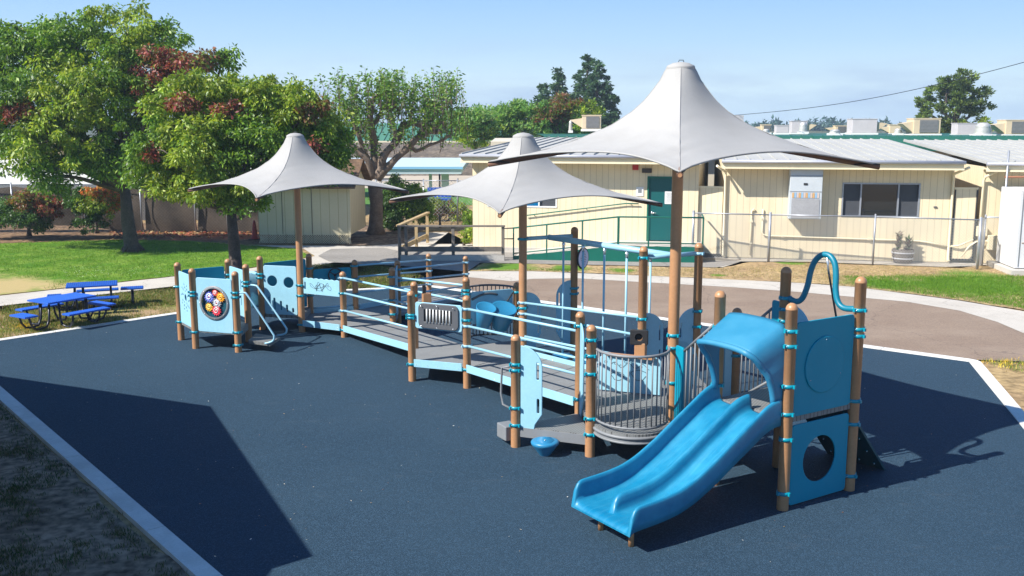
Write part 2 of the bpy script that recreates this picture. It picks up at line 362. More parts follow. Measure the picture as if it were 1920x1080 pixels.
def canopy(c, zc, zp, R, yaw, lab):
    x0, y0 = c; th0 = math.radians(yaw); dz = zp - zc
    prof = [(.0, 1), (.04, .99), (.07, .92), (.1, .80), (.17, .62), (.24, .49), (.33, .37), (.45, .26), (.58, .17), (.7, .105), (.82, .055), (.92, .02), (1, 0)]
    def g(t):
        for (a, u), (b, v) in zip(prof, prof[1:]):
            if t <= b: return u + (v - u) * (t - a) / (b - a)
        return 0
    mb = MB(); r0 = .16; NT, NS = 26, 20
    for k in range(4):
        A = (R * math.cos(th0 + k * PI / 2), R * math.sin(th0 + k * PI / 2)); B = (R * math.cos(th0 + (k + 1) * PI / 2), R * math.sin(th0 + (k + 1) * PI / 2))
        vs = []
        for i in range(NT + 1):
            t = (i / NT) ** 1.25
            for j in range(NS + 1):
                s = j / NS; q = 4 * s * (1 - s)
                bx = (A[0] + (B[0] - A[0]) * s) * (1 - .17 * q ** .8); by = (A[1] + (B[1] - A[1]) * s) * (1 - .17 * q ** .8)
                bz = zc + .17 * q ** .8
                a = th0 + (k + s) * PI / 2; tx, ty = r0 * math.cos(a), r0 * math.sin(a)
                ridge = .018 * math.sin(t * 34 + 3 * s) * t * (1 - t) * (1 - q) + .035 * (1 - q) * math.sin(PI * min(1, t * 1.05))
                vs.append((x0 + tx + (bx - tx) * t, y0 + ty + (by - ty) * t, bz + (zp - .03 - bz) * g(t * (1 - .06) + .06) / g(.06) + ridge + .006 * math.sin(9 * s + 5 * t + k) * t))
        n = NS + 1
        mb.add(vs, [(i * n + j, i * n + j + 1, (i + 1) * n + j + 1, (i + 1) * n + j) for i in range(NT) for j in range(NS)], FABRIC, True)
        # hem and seam
        mb.tube([vs[NT * n + j] for j in range(n)], .012, FABRIC, 5)
        mb.tube([Vector(vs[i * n]) + Vector((0, 0, .002)) for i in range(NT + 1)], .004, FABRIC, 5)
    o = mb.build('shade_canopy', PS); o['label'] = lab
    cp = MB(); cp.lathe((x0, y0, zp - .07), [(.175, 0), (.18, .03), (.17, .05), (.1, .085), (.001, .1)], FABRIC, 20)
    cp.tube([(x0 - .03, y0, zp + .02), (x0 - .02, y0, zp + .05), (x0 + .03, y0, zp + .05), (x0 + .04, y0, zp + .02)], .005, BLACK, 5); cp.build('cap', o)
    for k in range(4):
        a = th0 + k * PI / 2; d = Vector((math.cos(a), math.sin(a), 0)); tip = Vector((x0, y0, zc - .035)) + d * (R + .015)
        b = MB(); b.tube([Vector((x0, y0, zc + .42)) + d * .08, Vector((x0, y0, zc + .2)) + d * R * .45, tip], [.04, .037, .034], ARM, 10)
        b.tube([tip - d * .01, tip + d * .006], .022, TAN, 8)
        b.build('canopy_arm', o)
        w = MB(); pd = Vector((-d.y, d.x, 0))
        w.tube([tip - d * .28 + pd * .03 + Vector((0, 0, .03)), tip - d * .14 + pd * .05 + Vector((0, 0, .045)), tip + pd * .02 + Vector((0, 0, .03)), tip - pd * .02 + Vector((0, 0, .03)), tip - d * .16 - pd * .05 + Vector((0, 0, .045)), tip - d * .3 - pd * .03 + Vector((0, 0, .03))], .009, BLACK, 5)
        w.build('corner_cable', o)
canopy(P['A'], 2.99, 4.12, 2.32, -6, 'left pale grey fabric canopy peaked on its pole')
canopy(P['B'], 3.0, 4.15, 2.37, -9, 'middle pale grey fabric canopy peaked on its pole')
canopy(P['C'], 3.83, 5.05, 2.42, -9, 'tallest and nearest pale grey fabric canopy above the slide end')

# ---- decks and ramps ----
def deck(poly, zs, name='deck', th=.07, m=DECK):
    zs = zs if isinstance(zs, (list, tuple)) else [zs] * len(poly)
    n = len(poly); mb = MB(); cx = sum(p[0] for p in poly) / n; cy = sum(p[1] for p in poly) / n
    vs = [(x, y, z) for (x, y), z in zip(poly, zs)] + [(x, y, z - th) for (x, y), z in zip(poly, zs)]
    fs = [tuple(range(n)), tuple(reversed(range(n, 2 * n)))] + [(i, n + i, n + (i + 1) % n, (i + 1) % n) for i in range(n)]
    mb.add(vs, fs, m); return mb
def Q(*k): return [P[i] for i in k]
def slots_mat():
    m = mat('perforated_deck', (.19, .195, .19), .6, var=.12, scale=2)
    t = m.node_tree; l = t.links.new; b = t.nodes['Principled BSDF']
    co = t.nodes.new('ShaderNodeTexCoord'); sp = t.nodes.new('ShaderNodeSeparateXYZ')
    rt = t.nodes.new('ShaderNodeMapping'); rt.inputs['Rotation'].default_value = (0, 0, .5); l(co.outputs['Object'], rt.inputs[0]); l(rt.outputs[0], sp.inputs[0])
    def fr(s, p, w):
        d = t.nodes.new('ShaderNodeMath'); d.operation = 'DIVIDE'; d.inputs[1].default_value = p; l(s, d.inputs[0])
        f = t.nodes.new('ShaderNodeMath'); f.operation = 'FRACT'; l(d.outputs[0], f.inputs[0])
        g = t.nodes.new('ShaderNodeMath'); g.operation = 'LESS_THAN'; g.inputs[1].default_value = w; l(f.outputs[0], g.inputs[0]); return g.outputs[0]
    mm = t.nodes.new('ShaderNodeMath'); mm.operation = 'MULTIPLY'; l(fr(sp.outputs['X'], .035, .5), mm.inputs[0]); l(fr(sp.outputs['Y'], .028, .4), mm.inputs[1])
    x = t.nodes.new('ShaderNodeMixRGB'); x.inputs[2].default_value = (.05, .05, .05, 1); src = b.inputs['Base Color'].links[0].from_socket
    l(src, x.inputs[1]); l(mm.outputs[0], x.inputs[0]); l(x.outputs[0], b.inputs['Base Color']); return m
PERF = slots_mat()
deck(Q('P1', 'P2', 'P3', 'P5', 'P4'), .40, m=PERF).build('deck', PS)
deck([P['P6'], P['A'], P['P7'], (-5.36, 21.5)], .345, m=PERF).build('deck', PS)
deck([P['A'], P['P8'], P['P12'], P['P11'], P['P9'], P['P7']], .20).build('deck', PS)
deck([P['P18'], P['P16'], P['P17'], P['B'], P['P26'], P['P19']], .335).build('deck', PS)
deck([P['P22'], P['P21'], P['C'], P['R5'], P['P27'], P['P25']], .43, m=PERF).build('deck', PS)
deck(Q('P20', 'P21', 'P22'), .29, m=PERF).build('deck', PS)
deck(Q('R1', 'R2', 'R3', 'R4'), 1.08, m=PERF).build('deck', PS)
def ramp(a, b, c, d, z0, z1):
    """boards from edge a-b (z0) to edge c-d (z1), with narrow gaps"""
    mb = MB(); L_ = (dist(a, c) + dist(b, d)) / 2; n = 4
    for i in range(n):
        t0, t1 = i / n + .003, (i + 1) / n - .003
        mb2 = deck([lerp(a, c, t0), lerp(b, d, t0), lerp(b, d, t1), lerp(a, c, t1)], [z0 + (z1 - z0) * t for t in (t0, t0, t1, t1)], th=.05)
        mb.add(mb2.v, mb2.f, DECK)
    mb.build('ramp', PS)
ramp(P['P9'], P['P11'], P['P13'], P['P14'], .197, .045)
ramp(P['P8'], P['P12'], P['P18'], P['P19'], .197, .33)
ramp(P['P17'], P['B'], P['P22'], P['P25'], .33, .427)
mb = deck([(P['P13'][0], P['P13'][1]), P['P14'], (-.95, 24.6), (-1.9, 25.0)], [.042, .042, .012, .012], th=.01); mb.build('ramp_plate', PS)
# transfer step by the gear deck, step block by the front deck
s = deck([(-5.1, 18.55), (-4.62, 18.3), (-4.55, 18.85), (-5.12, 19.2)], .2, th=.06, m=PERF); s.build('step', PS)
mb = MB(); mb.box((-.06, 12.95, .17), (.2, .26, .2), GREY, rz=.5); mod_bevel(mb.build('step', PS), .012)
mb = MB()
for k, z in enumerate((.645, .86)):
    t = .33 + .33 * k; a = lerp(P['C'], P['R4'], t); b = lerp(P['R5'], P['R3'], t); a2 = lerp(P['C'], P['R4'], t + .36); b2 = lerp(P['R5'], P['R3'], t + .36)
    m2 = deck([a, b, b2, a2], z, th=.2); mb.add(m2.v, m2.f, PERF)
mb.build('stairs', PS)
for t, z0, z1 in ((0, .43, .43),):
    pass
# deck skirts under the raised deck edges (grey kick plates)
for a, b, z in (('R1', 'R4', 1.08), ('C', 'R5', .43), ('P21', 'C', .43), ('P3', 'P5', .4), ('P20', 'P21', .29), ('A', 'P7', .345)):
    mb = MB(); mb.beam(V3(P[a], z - .075), V3(P[b], z - .075), .03, .13, GREY); mb.build('deck_edge', PS)

# half-round deck with bar fence
def arc(a, b, bulge, n=16):
    """points from a to b bulging to the right of a->b"""
    a = Vector(a); b = Vector(b); m = (a + b) / 2; d = (b - a); h = d.length / 2; d.normalize(); nrm = Vector((d.y, -d.x))
    return [tuple(m - d * h * math.cos(PI * i / n) + nrm * bulge * math.sin(PI * i / n)) for i in range(n + 1)]
fr = arc(lerp(P['P21'], P['C'], .04), lerp(P['P21'], P['C'], .97), .56, 22)
hd = deck(fr, .455, th=.05, m=PERF)
hd.prism(fr, .33, .40, GREY); hd.tube([V3(p, .40) for p in fr], .022, GREY, 8); hd.tube([V3(p, .335) for p in fr], .016, GREY, 8); hd.build('half_round_deck', PS)
def bar_fence(pts, z0, z1, nb, m=GREY, r=.013, name='bar_fence', z0e=None, z1e=None):
    mb = MB(); n = len(pts); z0e = z0 if z0e is None else z0e; z1e = z1 if z1e is None else z1e
    zz = lambda a, b, i: a + (b - a) * i / (n - 1)
    mb.tube([V3(p, zz(z1, z1e, i)) for i, p in enumerate(pts)], .019, m, 8)
    mb.tube([V3(p, zz(z0, z0e, i)) for i, p in enumerate(pts)], .017, m, 8)
    for k in range(nb):
        f = (k + .5) / nb * (n - 1); i = int(f); t = f - i; q = lerp(pts[i], pts[min(i + 1, n - 1)], t)
        a = z0 + (z0e - z0) * f / (n - 1); b = z1 + (z1e - z1) * f / (n - 1)
        mb.tube([V3(q, a), V3(q, b)], r * .8, m, 6)
    return mb.build(name, PS)
bar_fence(arc(lerp(P['P21'], P['C'], .06), lerp(P['P21'], P['C'], .94), .53, 22), .52, 1.45, 19)
bar_fence(arc(P['P26'], P['P19'], .55, 18), .38, 1.33, 21, m=DGREY)
g = lambda a, b, t0, t1: [lerp(P[a], P[b], t0), lerp(P[a], P[b], (t0 + t1) / 2), lerp(P[a], P[b], t1)]
bar_fence(g('C', 'R4', .28, .93), .62, 1.47, 7, z0e=1.1, z1e=1.98)
bar_fence(g('R5', 'R3', .1, .75), .62, 1.50, 7, z0e=1.05, z1e=2.0)

# ---- rails ----
def rail(a, b, zs, ze, m=LBRAIL, r=.021):
    mb = MB(); d = (Vector(P[b]) - Vector(P[a])).normalized() * .07
    A = (P[a][0] + d.x, P[a][1] + d.y); B = (P[b][0] - d.x, P[b][1] - d.y)
    for z0, z1 in zip(zs, ze):
        o = MB(); o.tube([V3(A, z0), V3(B, z1)], r, m, 10); o.build('rail', PS)
rail('P8', 'P18', (1.235, .925, .56), (1.34, 1.03, .68)); rail('P12', 'P19', (1.19, .99, .70), (1.44, 1.14, .80))
rail('P9', 'P13', (1.19, .93, .57, .25), (.96, .68, .34, .12)); rail('P11', 'P14', (1.19, .93, .62, .3), (.95, .66, .36, .12))
rail('P17', 'P22', (1.336, 1.05, .715), (1.46, 1.18, .84)); rail('B', 'P25', (1.225, 1.03, .925 - .3, .45), (1.43, 1.15, .78, .58))
rail('P7', 'P9', (.3,), (.3,))
def curb_board(a, b, z0, z1, h=.13):
    mb = MB(); d = (Vector(P[b]) - Vector(P[a])).normalized(); n = Vector((d.y, -d.x)) * .05; e = d * .07
    A = V3(P[a], z0) + Vector((n.x + e.x, n.y + e.y, 0)); B = V3(P[b], z1) + Vector((n.x - e.x, n.y - e.y, 0))
    mb.beam(A, B, .02, h, LBLUE)
    for t in (.06, .3, .5, .7, .94):
        q = A + (B - A) * t; mb.ell((q.x + n.x * .25, q.y + n.y * .25, q.z - h * .2), (.007, .007, .007), BOLT, 6, 4)
    mod_bevel(mb.build('curb_board', PS), .005)
curb_board('A', 'P8', .20, .20); curb_board('P8', 'P18', .20, .33); curb_board('P16', 'P17', .33, .35); curb_board('P17', 'P22', .35, .45)
curb_board('P7', 'P9', .22, .22); curb_board('P9', 'P13', .24, .1); curb_board('B', 'P25', .37, .47, .08)

# ---- panels ----
gap = .085
def panel(a, b, z0, z1, holes=(), m=LBLUE, r=.04, th=.022, name='panel', outline=None, lab=None):
    w = dist(P[a], P[b]); out = outline or rrect(gap, z0, w - gap, z1, r)
    o = plate(name, P[a], P[b], out, list(holes), th, m, PS)
    if lab: o['label'] = lab
    return o, w
def slot(cx, cz, w, h): return rrect(cx - w / 2, cz - h / 2, cx + w / 2, cz + h / 2, w * .49, 4)
# dots panel
w = dist(P['P1'], P['P2']); hs = []
for k in range(10):
    a = 2 * PI * k / 10
    for rr, s_ in ((.13, .016), (.2, .02), (.265, .017)):
        if rr < .15 and k % 2: continue
        hs.append(circ(w / 2 + rr * math.cos(a + rr * 2), .93 + rr * math.sin(a + rr * 2), s_ * 1.1, 8, s_ * 1.6))
hs.append(circ(w / 2, .93, .06, 12, .075))
panel('P1', 'P2', .38, 1.43, hs, lab='light blue panel with a burst of small punched holes')
# gear panel
wG = dist(P['P2'], P['P3'])
gp, _ = panel('P2', 'P3', .35, 1.41, [circ(wG / 2, .93, .30, 36)], lab='light blue panel with a round window of coloured gears')
mb = MB(); M = Matrix.Rotation(PI / 2, 4, 'X'); M = Matrix.Translation((wG / 2, 0, .93)) @ M
mb.lathe((0, 0, 0), [(.285, .03), (.33, .03), (.335, .02), (.335, .012), (.285, .012), (.285, .03)], GREY, 40, True, M)
for k in range(8): mb.ell((.31 * math.cos(k * PI / 4), .31 * math.sin(k * PI / 4), .034), (.009, .009, .006), BOLT, 6, 4, M)
mb.build('gear_ring', gp)
mb = MB(); mb.lathe((0, 0, -.03), [(.001, 0), (.3, 0), (.3, -.01)], mat('dark_teal_disc', (.0, .06, .09), .5), 36, False, M); mb.build('backing_disc', gp)
gcol = [(-.12, .11, .085, (.17, .20, .62), (.75, .8, .9)), (.02, .2, .05, (.75, .1, .08), (.8, .8, .8)), (.14, .12, .075, (.85, .33, .02), (.95, .6, .1)), (.05, .0, .075, (.4, .42, .45), (.75, .75, .78)), (-.13, -.09, .065, (.8, .45, .05), (.9, .7, .2)), (.03, -.15, .08, (.75, .05, .08), (.85, .6, .6))]
for k, (gx, gz, gr, c1, c2) in enumerate(gcol):
    ol = []
    for i in range(28): rr = gr * (1.42 if i % 2 else .86); ol.append((rr * math.cos(2 * PI * i / 28), rr * math.sin(2 * PI * i / 28)))
    mb = MB(); n = len(ol); mg = mat('gear_paint_%s' % 'abcdef'[k], c1, .4); mh = mat('gear_face_%s' % 'abcdef'[k], c2, .4)
    M2 = M @ Matrix.Translation((gx, gz, -.008)); mb.prism(ol, 0, .014, mg, M2)
    # spiral arm and hub on the gear's face
    mb.tube([M2 @ Vector((gr * .85 * (1 - i / 16) * math.cos(i * .75), gr * .85 * (1 - i / 16) * math.sin(i * .75), .016)) for i in range(14)], gr * .13, mh, 5)
    mb.lathe((0, 0, .014), [(gr * .18, 0), (gr * .18, .01), (.001, .01)], BLACK if k == 4 else mat('hub_red', (.5, .03, .03), .4), 12, True, M2)
    mb.build('gear', gp)
panel('P1', 'P4', .42, 1.43, [circ(dist(P['P1'], P['P4']) / 2, .95, .24, 30)], m=MBLUE_SHADED)  # light blue sheet, inner face coloured as if in shade
w = dist(P['P3'], P['P5'])
w = dist(P['P5'], P['P4'])
panel('P4', 'P5', .42, 1.44, [slot(w * t, z, .03, .22) for t in (.3, .5, .7) for z in (.8, 1.12)])
wH = dist(P['P6'], P['A'])
panel('P6', 'A', .345, 1.39, [circ(wH * .3, 1.06, .115, 24), circ(wH * .71, 1.04, .115, 24)] + [slot(wH * t, z, .045, h) for t, z, h in ((.2, .62, .2), (.34, .57, .26), (.5, .54, .2), (.65, .49, .15), (.8, .45, .1))], lab='light blue panel with two round holes and a row of slots')
panel('P6', 'P7', .36, 1.42, m=MBLUE_SHADED)  # shade of this back panel is in its base colour
# scribble panel with wavy top
w = dist(P['A'], P['P8']); top = [(w - gap - (w - 2 * gap) * i / 48, 1.155 + .018 * abs(math.sin(i / 48 * PI * 7))) for i in range(49)]
sp_, _ = panel('A', 'P8', 0, 0, outline=[(gap, .83), (w - gap, .83)] + top, holes=[slot(gap + .045, 1.0, .03, .16)], lab='light blue wavy topped panel engraved with loops')
mb = MB(); mb.tube([(w / 2 + .30 * math.cos(t * .8) * (.6 + .4 * math.sin(t * .31)) , -.013, 1.0 + .10 * math.sin(t * 2.1) * (.7 + .3 * math.cos(t * .5))) for t in [i * .12 for i in range(180)]], .0035, BLACKM, 4, False); mb.build('engraving', sp_)
# steering wheel panel, its blue darkened to stand for shade
w = dist(P['P7'], P['P9']); wp, _ = panel('P7', 'P9', .86, 1.17, r=.06, m=MBLUE_SHADED, lab='low shade-toned blue panel carrying a steering wheel')
M = Matrix.Translation((w * .55, -.05, 1.02)) @ Matrix.Rotation(PI / 2, 4, 'X')
mb = MB(); mb.tube([M @ Vector((.15 * math.cos(a), .15 * math.sin(a), 0)) for a in [i * PI / 14 for i in range(28)]], .016, BLACKM, 7, closed=True)
for k in range(3): mb.tube([M @ Vector((0, 0, 0)), M @ Vector((.15 * math.cos(k * 2.094 + .5), .15 * math.sin(k * 2.094 + .5), 0))], .012, BLACKM, 6)
mb.tube([M @ Vector((0, 0, .01)), M @ Vector((0, 0, -.05))], .03, BLACKM, 8); mb.build('steering_wheel', wp)
# music panel
w = dist(P['P16'], P['P17']); mp_, _ = panel('P16', 'P17', .93, 1.38, [rrect(w / 2 - .28, 1.04, w / 2 + .28, 1.29, .01)], lab='light blue panel with a grey framed row of chime bars')
me = outline_mesh(rrect(w / 2 - .37, .95, w / 2 + .39, 1.37, .09), [rrect(w / 2 - .26, 1.06, w / 2 + .27, 1.27, .01)], .03); me.materials.append(DGREY)
fr_ = link('frame', me, mp_); fr_.location = (0, -.026, 0)
mb = MB()
for k in range(8): mb.tube([(w / 2 - .2 + .062 * k, -.02, 1.05), (w / 2 - .2 + .062 * k, -.02, 1.28)], .013, WHITE, 8)
mb.build('chime_bars', fr_)
mb = MB(); mb.box((w / 2, .022, 1.165), (.58, .012, .28), BLACK)
mb.build('backing_board', fr_)
mb = MB()
for x_, z_ in ((-.3, 1.33), (.0, 1.345), (.31, 1.33), (-.3, .985), (0, .975), (.31, .985)): mb.ell((w / 2 + x_, -.044, z_), (.011, .008, .011), BOLT, 8, 5)
mb.build('bolts', fr_)
# drum panel
w = dist(P['P19'], P['P26'])
dp, _ = panel('P19', 'P26', .72, 1.32, r=.05, lab='light blue panel carrying two blue drums')
for k, (t, zz, rr) in enumerate(((.27, 1.06, .185), (.62, 1.02, .235))):
    M = Matrix.Translation((w * t, -.27, zz)) @ Matrix.Rotation(math.radians(24), 4, 'X')
    mb = MB(); mb.lathe((0, 0, 0), [(.001, .0), (rr * .93, .0), (rr, .012), (rr, -.02), (rr * .62, -.42), (rr * .55, -.43), (.001, -.43)], DRUM, 24, True, M)
    mb.tube([(w * t, -.01, zz - .12), (w * t, -.2, zz - .12)], .03, BLACK, 8); mb.build('drum', dp)
mb = MB(); mb.tube([(w * (.1 + .5 * i / 10), -.02, 1.18 + .09 * math.sin(i / 10 * PI * .8)) for i in range(11)], .022, DGREY, 6); mb.tube([(w * .72, -.02, 1.0), (w * .93, -.02, 1.27)], .012, BLACK, 6); mb.build('engraving', dp)
# big panels at the slide deck, with shade put into their blue
w = dist(P['R1'], P['R2'])
bp_, _ = panel('R1', 'R2', 1.07, 2.15, r=.05, m=MBLUE_SHADED, lab='upper blue panel with a round dial')
mb = MB(); M = Matrix.Translation((w / 2, -.012, 1.62)) @ Matrix.Rotation(PI / 2, 4, 'X'); mb.lathe((0, 0, 0), [(.33, 0), (.33, .012), (.32, .016), (.001, .016)], MBLUE_SHADED, 40, False, M)
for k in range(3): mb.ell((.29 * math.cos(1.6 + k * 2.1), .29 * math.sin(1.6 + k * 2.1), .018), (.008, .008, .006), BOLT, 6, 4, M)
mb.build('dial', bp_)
panel('R1', 'R2', .02, .97, [circ(w * .5, .50, .275, 40)], r=.05, m=MBLUE_SHADED, lab='lower blue panel with a large round hole')
def handhold(a, b, z0, z1, w=.3, slots=True, off=.07, m=LBLUE, lab=None):
    o_ = [(off, z0), (off + w * .62, z0), (off + w * .68, z0 + .1), (off + w, z0 + .25), (off + w, z1 - w * .9)] + [(off + w * math.cos(t), z1 - w * .9 + w * .9 * math.sin(t)) for t in [i * PI / 16 for i in range(1, 8)]] + [(off, z1)]
    hs = [slot(off + w * .82, z0 + .36, .035, .2), slot(off + w * .8, z1 - .33, .035, .24)] if slots else []
    o = plate('handhold_panel', P[a], P[b], o_, hs, .022, m, PS)
    if lab: o['label'] = lab
handhold('P20', 'P21', .24, 1.41, .31); handhold('P22', 'P21', .3, 1.6, .28); handhold('P21', 'P22', .3, 1.6, .28)
handhold('B', 'P24', .38, 1.4, .3); handhold('P24', 'B', .38, 1.55, .3); handhold('P25', 'P27', .45, 1.5, .33); handhold('P27', 'P25', .45, 1.5, .3)
handhold('C', 'R5', .44, 1.52, .36); handhold('R5', 'C', .44, 1.52, .3); handhold('R3', 'R2', 1.1, 2.12, .3); handhold('R2', 'R3', 1.1, 2.12, .3)
handhold('P11', 'P12', .22, 1.3, .3); handhold('P12', 'P11', .22, 1.2, .3)
plate('side_plate', lerp(P['C'], P['R4'], .09), P['R4'], rrect(0, .44, .2, 1.5, .03), [], .03, MBLUE_SHADED, PS)
plate('side_plate', lerp(P['R3'], P['R5'], .06), P['R5'], rrect(0, 1.1, .2, 2.12, .04), [], .03, MBLUE_SHADED, PS)
# counter with fish engraving and viewer box
c0, c1 = (1.27, 14.08), (2.14, 13.74); cl = dist(c0, c1)
cp_ = plate('counter_panel', c0, c1, [(0, .45), (cl, .45), (cl, .96), (cl * .95, 1.0), (.1, 1.0), (0, .92)], [], .024, LBLUE, PS); cp_['label'] = 'light blue panel engraved with sea creatures behind the half-round fence'
mb = MB()
for ex, ez, er in ((.62, .72, .11), (.3, .68, .09)):
    mb.tube([(ex + er * math.cos(a) * (1 + .2 * math.sin(3 * a)), -.014, ez + er * .7 * math.sin(a)) for a in [i * PI / 12 for i in range(25)]], .004, BLACKM, 4, False)
for k in range(10): mb.tube([(.12 + .075 * k + .02 * math.cos(a), -.014, .88 + .05 * math.sin(k * 1.7) + .02 * math.sin(a)) for a in [i * PI / 4 for i in range(9)]], .003, BLACKM, 4, False)
mb.tube([(.2 + i * .03, -.014, .85 + .04 * math.sin(i * .9)) for i in range(20)], .0035, BLACKM, 4, False); mb.build('engraving', cp_)
mb = MB(); mb.beam((c0[0] + .12, c0[1] - .06, 1.0), (c1[0] - .1, c1[1] - .03, 1.0), .07, .035, TAN); mb.build('counter_top', PS)
mb = MB(); mb.box((1.86, 13.85, 1.1), (.16, .12, .22), TAN, rz=-.4); mod_bevel(mb.build('viewer_post', PS), .01)
me = outline_mesh(rrect(-.13, 1.18, .13, 1.40, .02), [circ(.0, 1.29, .055, 20)], .05); me.materials.append(BLACK); o = link('viewer', me, PS); o.location = (1.83, 13.82, 0); o.rotation_euler = (0, 0, -.3)
mb = MB(); mb.tube([(1.83, 13.86, 1.29), (1.86, 13.98, 1.29)], .05, BLACK, 14); mb.build('viewer_tube', PS)
mb = MB(); mb.box((-1.52, 17.2, 1.18), (.15, .13, .36), TAN, rz=.3); mb.beam((-1.72, 17.27, 1.15), (-1.55, 17.2, 1.15), .05, .04, ARM); mb.box((-1.56, 17.16, 1.43), (.06, .05, .16), BLACK, rz=.3); mod_bevel(mb.build('viewer_post', PS), .008)
# crawl tube
mb = MB(); a = Vector((-5.93, 20.38, .8)); b = Vector((-5.6, 20.95, .8)); d = (b - a).normalized()
mb.tube([a, a + d * .02, a + d * .03, b - d * .03, b - d * .02, b], [.40, .40, .36, .36, .40, .40], LBLUE, 32, False); mb.tube([a + d * .02, b - d * .02], .36, LBLUE, 32, False); mb.build('crawl_tube', PS)
# gear deck hand loops down to the step
for (px_, py_), (ex, ey) in ((P['P3'], (-4.58, 18.28)), (P['P5'], (-4.5, 18.95))):
    mb = MB(); d = Vector((ex - px_, ey - py_, 0)); o0 = Vector((px_, py_, 0))
    pts = [o0 + d * .08 + Vector((0, 0, 1.16)), o0 + d * .25 + Vector((0, 0, 1.16)), o0 + d * .38 + Vector((0, 0, 1.08)), o0 + d * 1.0 + Vector((0, 0, .44)), o0 + d * 1.08 + Vector((0, 0, .33)), o0 + d * 1.02 + Vector((0, 0, .24)), o0 + d * .8 + Vector((0, 0, .19))]
    sm = []
    for i in range(len(pts) - 1):
        p_ = pts[max(i - 1, 0)], pts[i], pts[i + 1], pts[min(i + 2, len(pts) - 1)]
        for k in range(5):
            t = k / 5; sm.append(.5 * ((2 * p_[1]) + (p_[2] - p_[0]) * t + (2 * p_[0] - 5 * p_[1] + 4 * p_[2] - p_[3]) * t * t + (3 * p_[1] - p_[0] - 3 * p_[2] + p_[3]) * t ** 3))
    mb.tube(sm + [pts[-1]], .019, LBRAIL, 9); mb.build('handrail', PS)
mb = MB(); mb.tube([V3(lerp(P['P20'], (-.2, 13.0), .3), 1.1), V3(lerp(P['P20'], (-.2, 13.0), .75), 1.06), V3(lerp(P['P20'], (-.2, 13.0), .8), .7), V3(lerp(P['P20'], (-.2, 13.0), .7), .55), V3(P['P20'], .5)], .015, GREY, 8); mb.build('grab_handle', PS)

# ---- overhead beam and hanging poles ----
mB = lerp(P['B'], P['P24'], .5); mP = lerp(P['P25'], P['P27'], .5)
mb = MB(); mb.tube([V3(P['B'], 2.35), V3(P['P24'], 2.35)], .036, LBRAIL, 12); mb.build('cross_bar', PS)
mb = MB(); mb.tube([V3(P['P25'], 2.35), V3(P['P27'], 2.35)], .036, LBRAIL, 12); mb.build('cross_bar', PS)
mb = MB(); mb.tube([V3(mB, 2.35), V3(mP, 2.35)], .05, LBRAIL, 14); mb.build('overhead_beam', PS)
for t in (.135, .31, .49, .67, .85):
    q = lerp(mB, mP, t); mb = MB(); mb.tube([V3(q, .3), V3(q, 2.22)], .019, LBRAIL, 10)
    o = mb.build('hanging_pole', PS)
    mb = MB(); mb.tube([V3(q, 2.2), V3(q, 2.31)], .022, BOLT, 8); mb.tube([V3((q[0] - .03, q[1]), 2.27), V3((q[0] + .03, q[1]), 2.27)], .014, BOLT, 6); mb.build('swivel', o)
    mb = MB(); mb.lathe((q[0], q[1], .27), [(.001, -.07), (.08, -.06), (.19, -.01), (.2, .01), (.17, .025), (.05, .04), (.001, .06)], DRUM, 24); mb.build('foot_disc', o)
# round sign plate on the far post of the beam
mb = MB(); M = Matrix.Translation((1.27, 17.45, 1.95)) @ Matrix.Rotation(math.radians(55), 4, 'Z') @ Matrix.Rotation(PI / 2, 4, 'X')
mb.lathe((0, 0, 0), [(.001, .012), (.19, .012), (.2, .0), (.19, -.012), (.001, -.012)], BLACK, 28, False, M); mb.lathe((0, 0, .013), [(.001, .003), (.17, .003), (.17, 0)], mat('pale_dial', (.75, .68, .8), .5), 28, False, M)
for k in range(9): mb.box((0, -.12 + .03 * k, .018), (.2 - abs(k - 4) * .03, .008, .002), BLACKM, M=M)
mb.build('activity_dial', PS)

# ---- arch climber ----
w = dist(P['R3'], P['R2']); d = (Vector(P['R2']) - Vector(P['R3'])).normalized()
pf = [(.05, 2.19), (.17, 2.165), (.25, 2.22), (.30, 2.38), (.318, 2.55), (.36, 2.68), (.43, 2.755), (.5, 2.775), (.57, 2.755), (.635, 2.68), (.67, 2.55), (.69, 2.38), (.74, 2.24), (.83, 2.18), (w - .05, 2.19)]
sm = []
for i in range(len(pf) - 1):
    p_ = [Vector(pf[max(i - 1, 0)]), Vector(pf[i]), Vector(pf[i + 1]), Vector(pf[min(i + 2, len(pf) - 1)])]
    for k in range(4):
        t = k / 4; v = .5 * ((2 * p_[1]) + (p_[2] - p_[0]) * t + (2 * p_[0] - 5 * p_[1] + 4 * p_[2] - p_[3]) * t * t + (3 * p_[1] - p_[0] - 3 * p_[2] + p_[3]) * t ** 3); sm.append(v)
sm.append(Vector(pf[-1]))
nrm = Vector((-d.y, d.x)) if Vector((-d.y, d.x)).dot(Vector((.78, .62))) > 0 else Vector((d.y, -d.x))
mb = MB(); mb.tube([(P['R3'][0] + d.x * v.x + nrm.x * (v.y - 2.17) * .12, P['R3'][1] + d.y * v.x + nrm.y * (v.y - 2.17) * .12, v.y) for v in sm], .036, PIPEB, 12); mb.build('arch_pipe', PS)
at_ = Vector((P['R3'][0] + d.x * .52 + nrm.x * .07, P['R3'][1] + d.y * .52 + nrm.y * .07, 2.74))
mb = MB(); mb.tube([at_, at_ + Vector((.04, .02, -.2))], .014, BOLT, 8); mb.tube([at_ + Vector((.04, .02, -.2)), Vector((P['R3'][0] + d.x * .55 + nrm.x * .95, P['R3'][1] + d.y * .55 + nrm.y * .95, .15))], .013, BLACK, 8); mb.build('climbing_rope', PS)
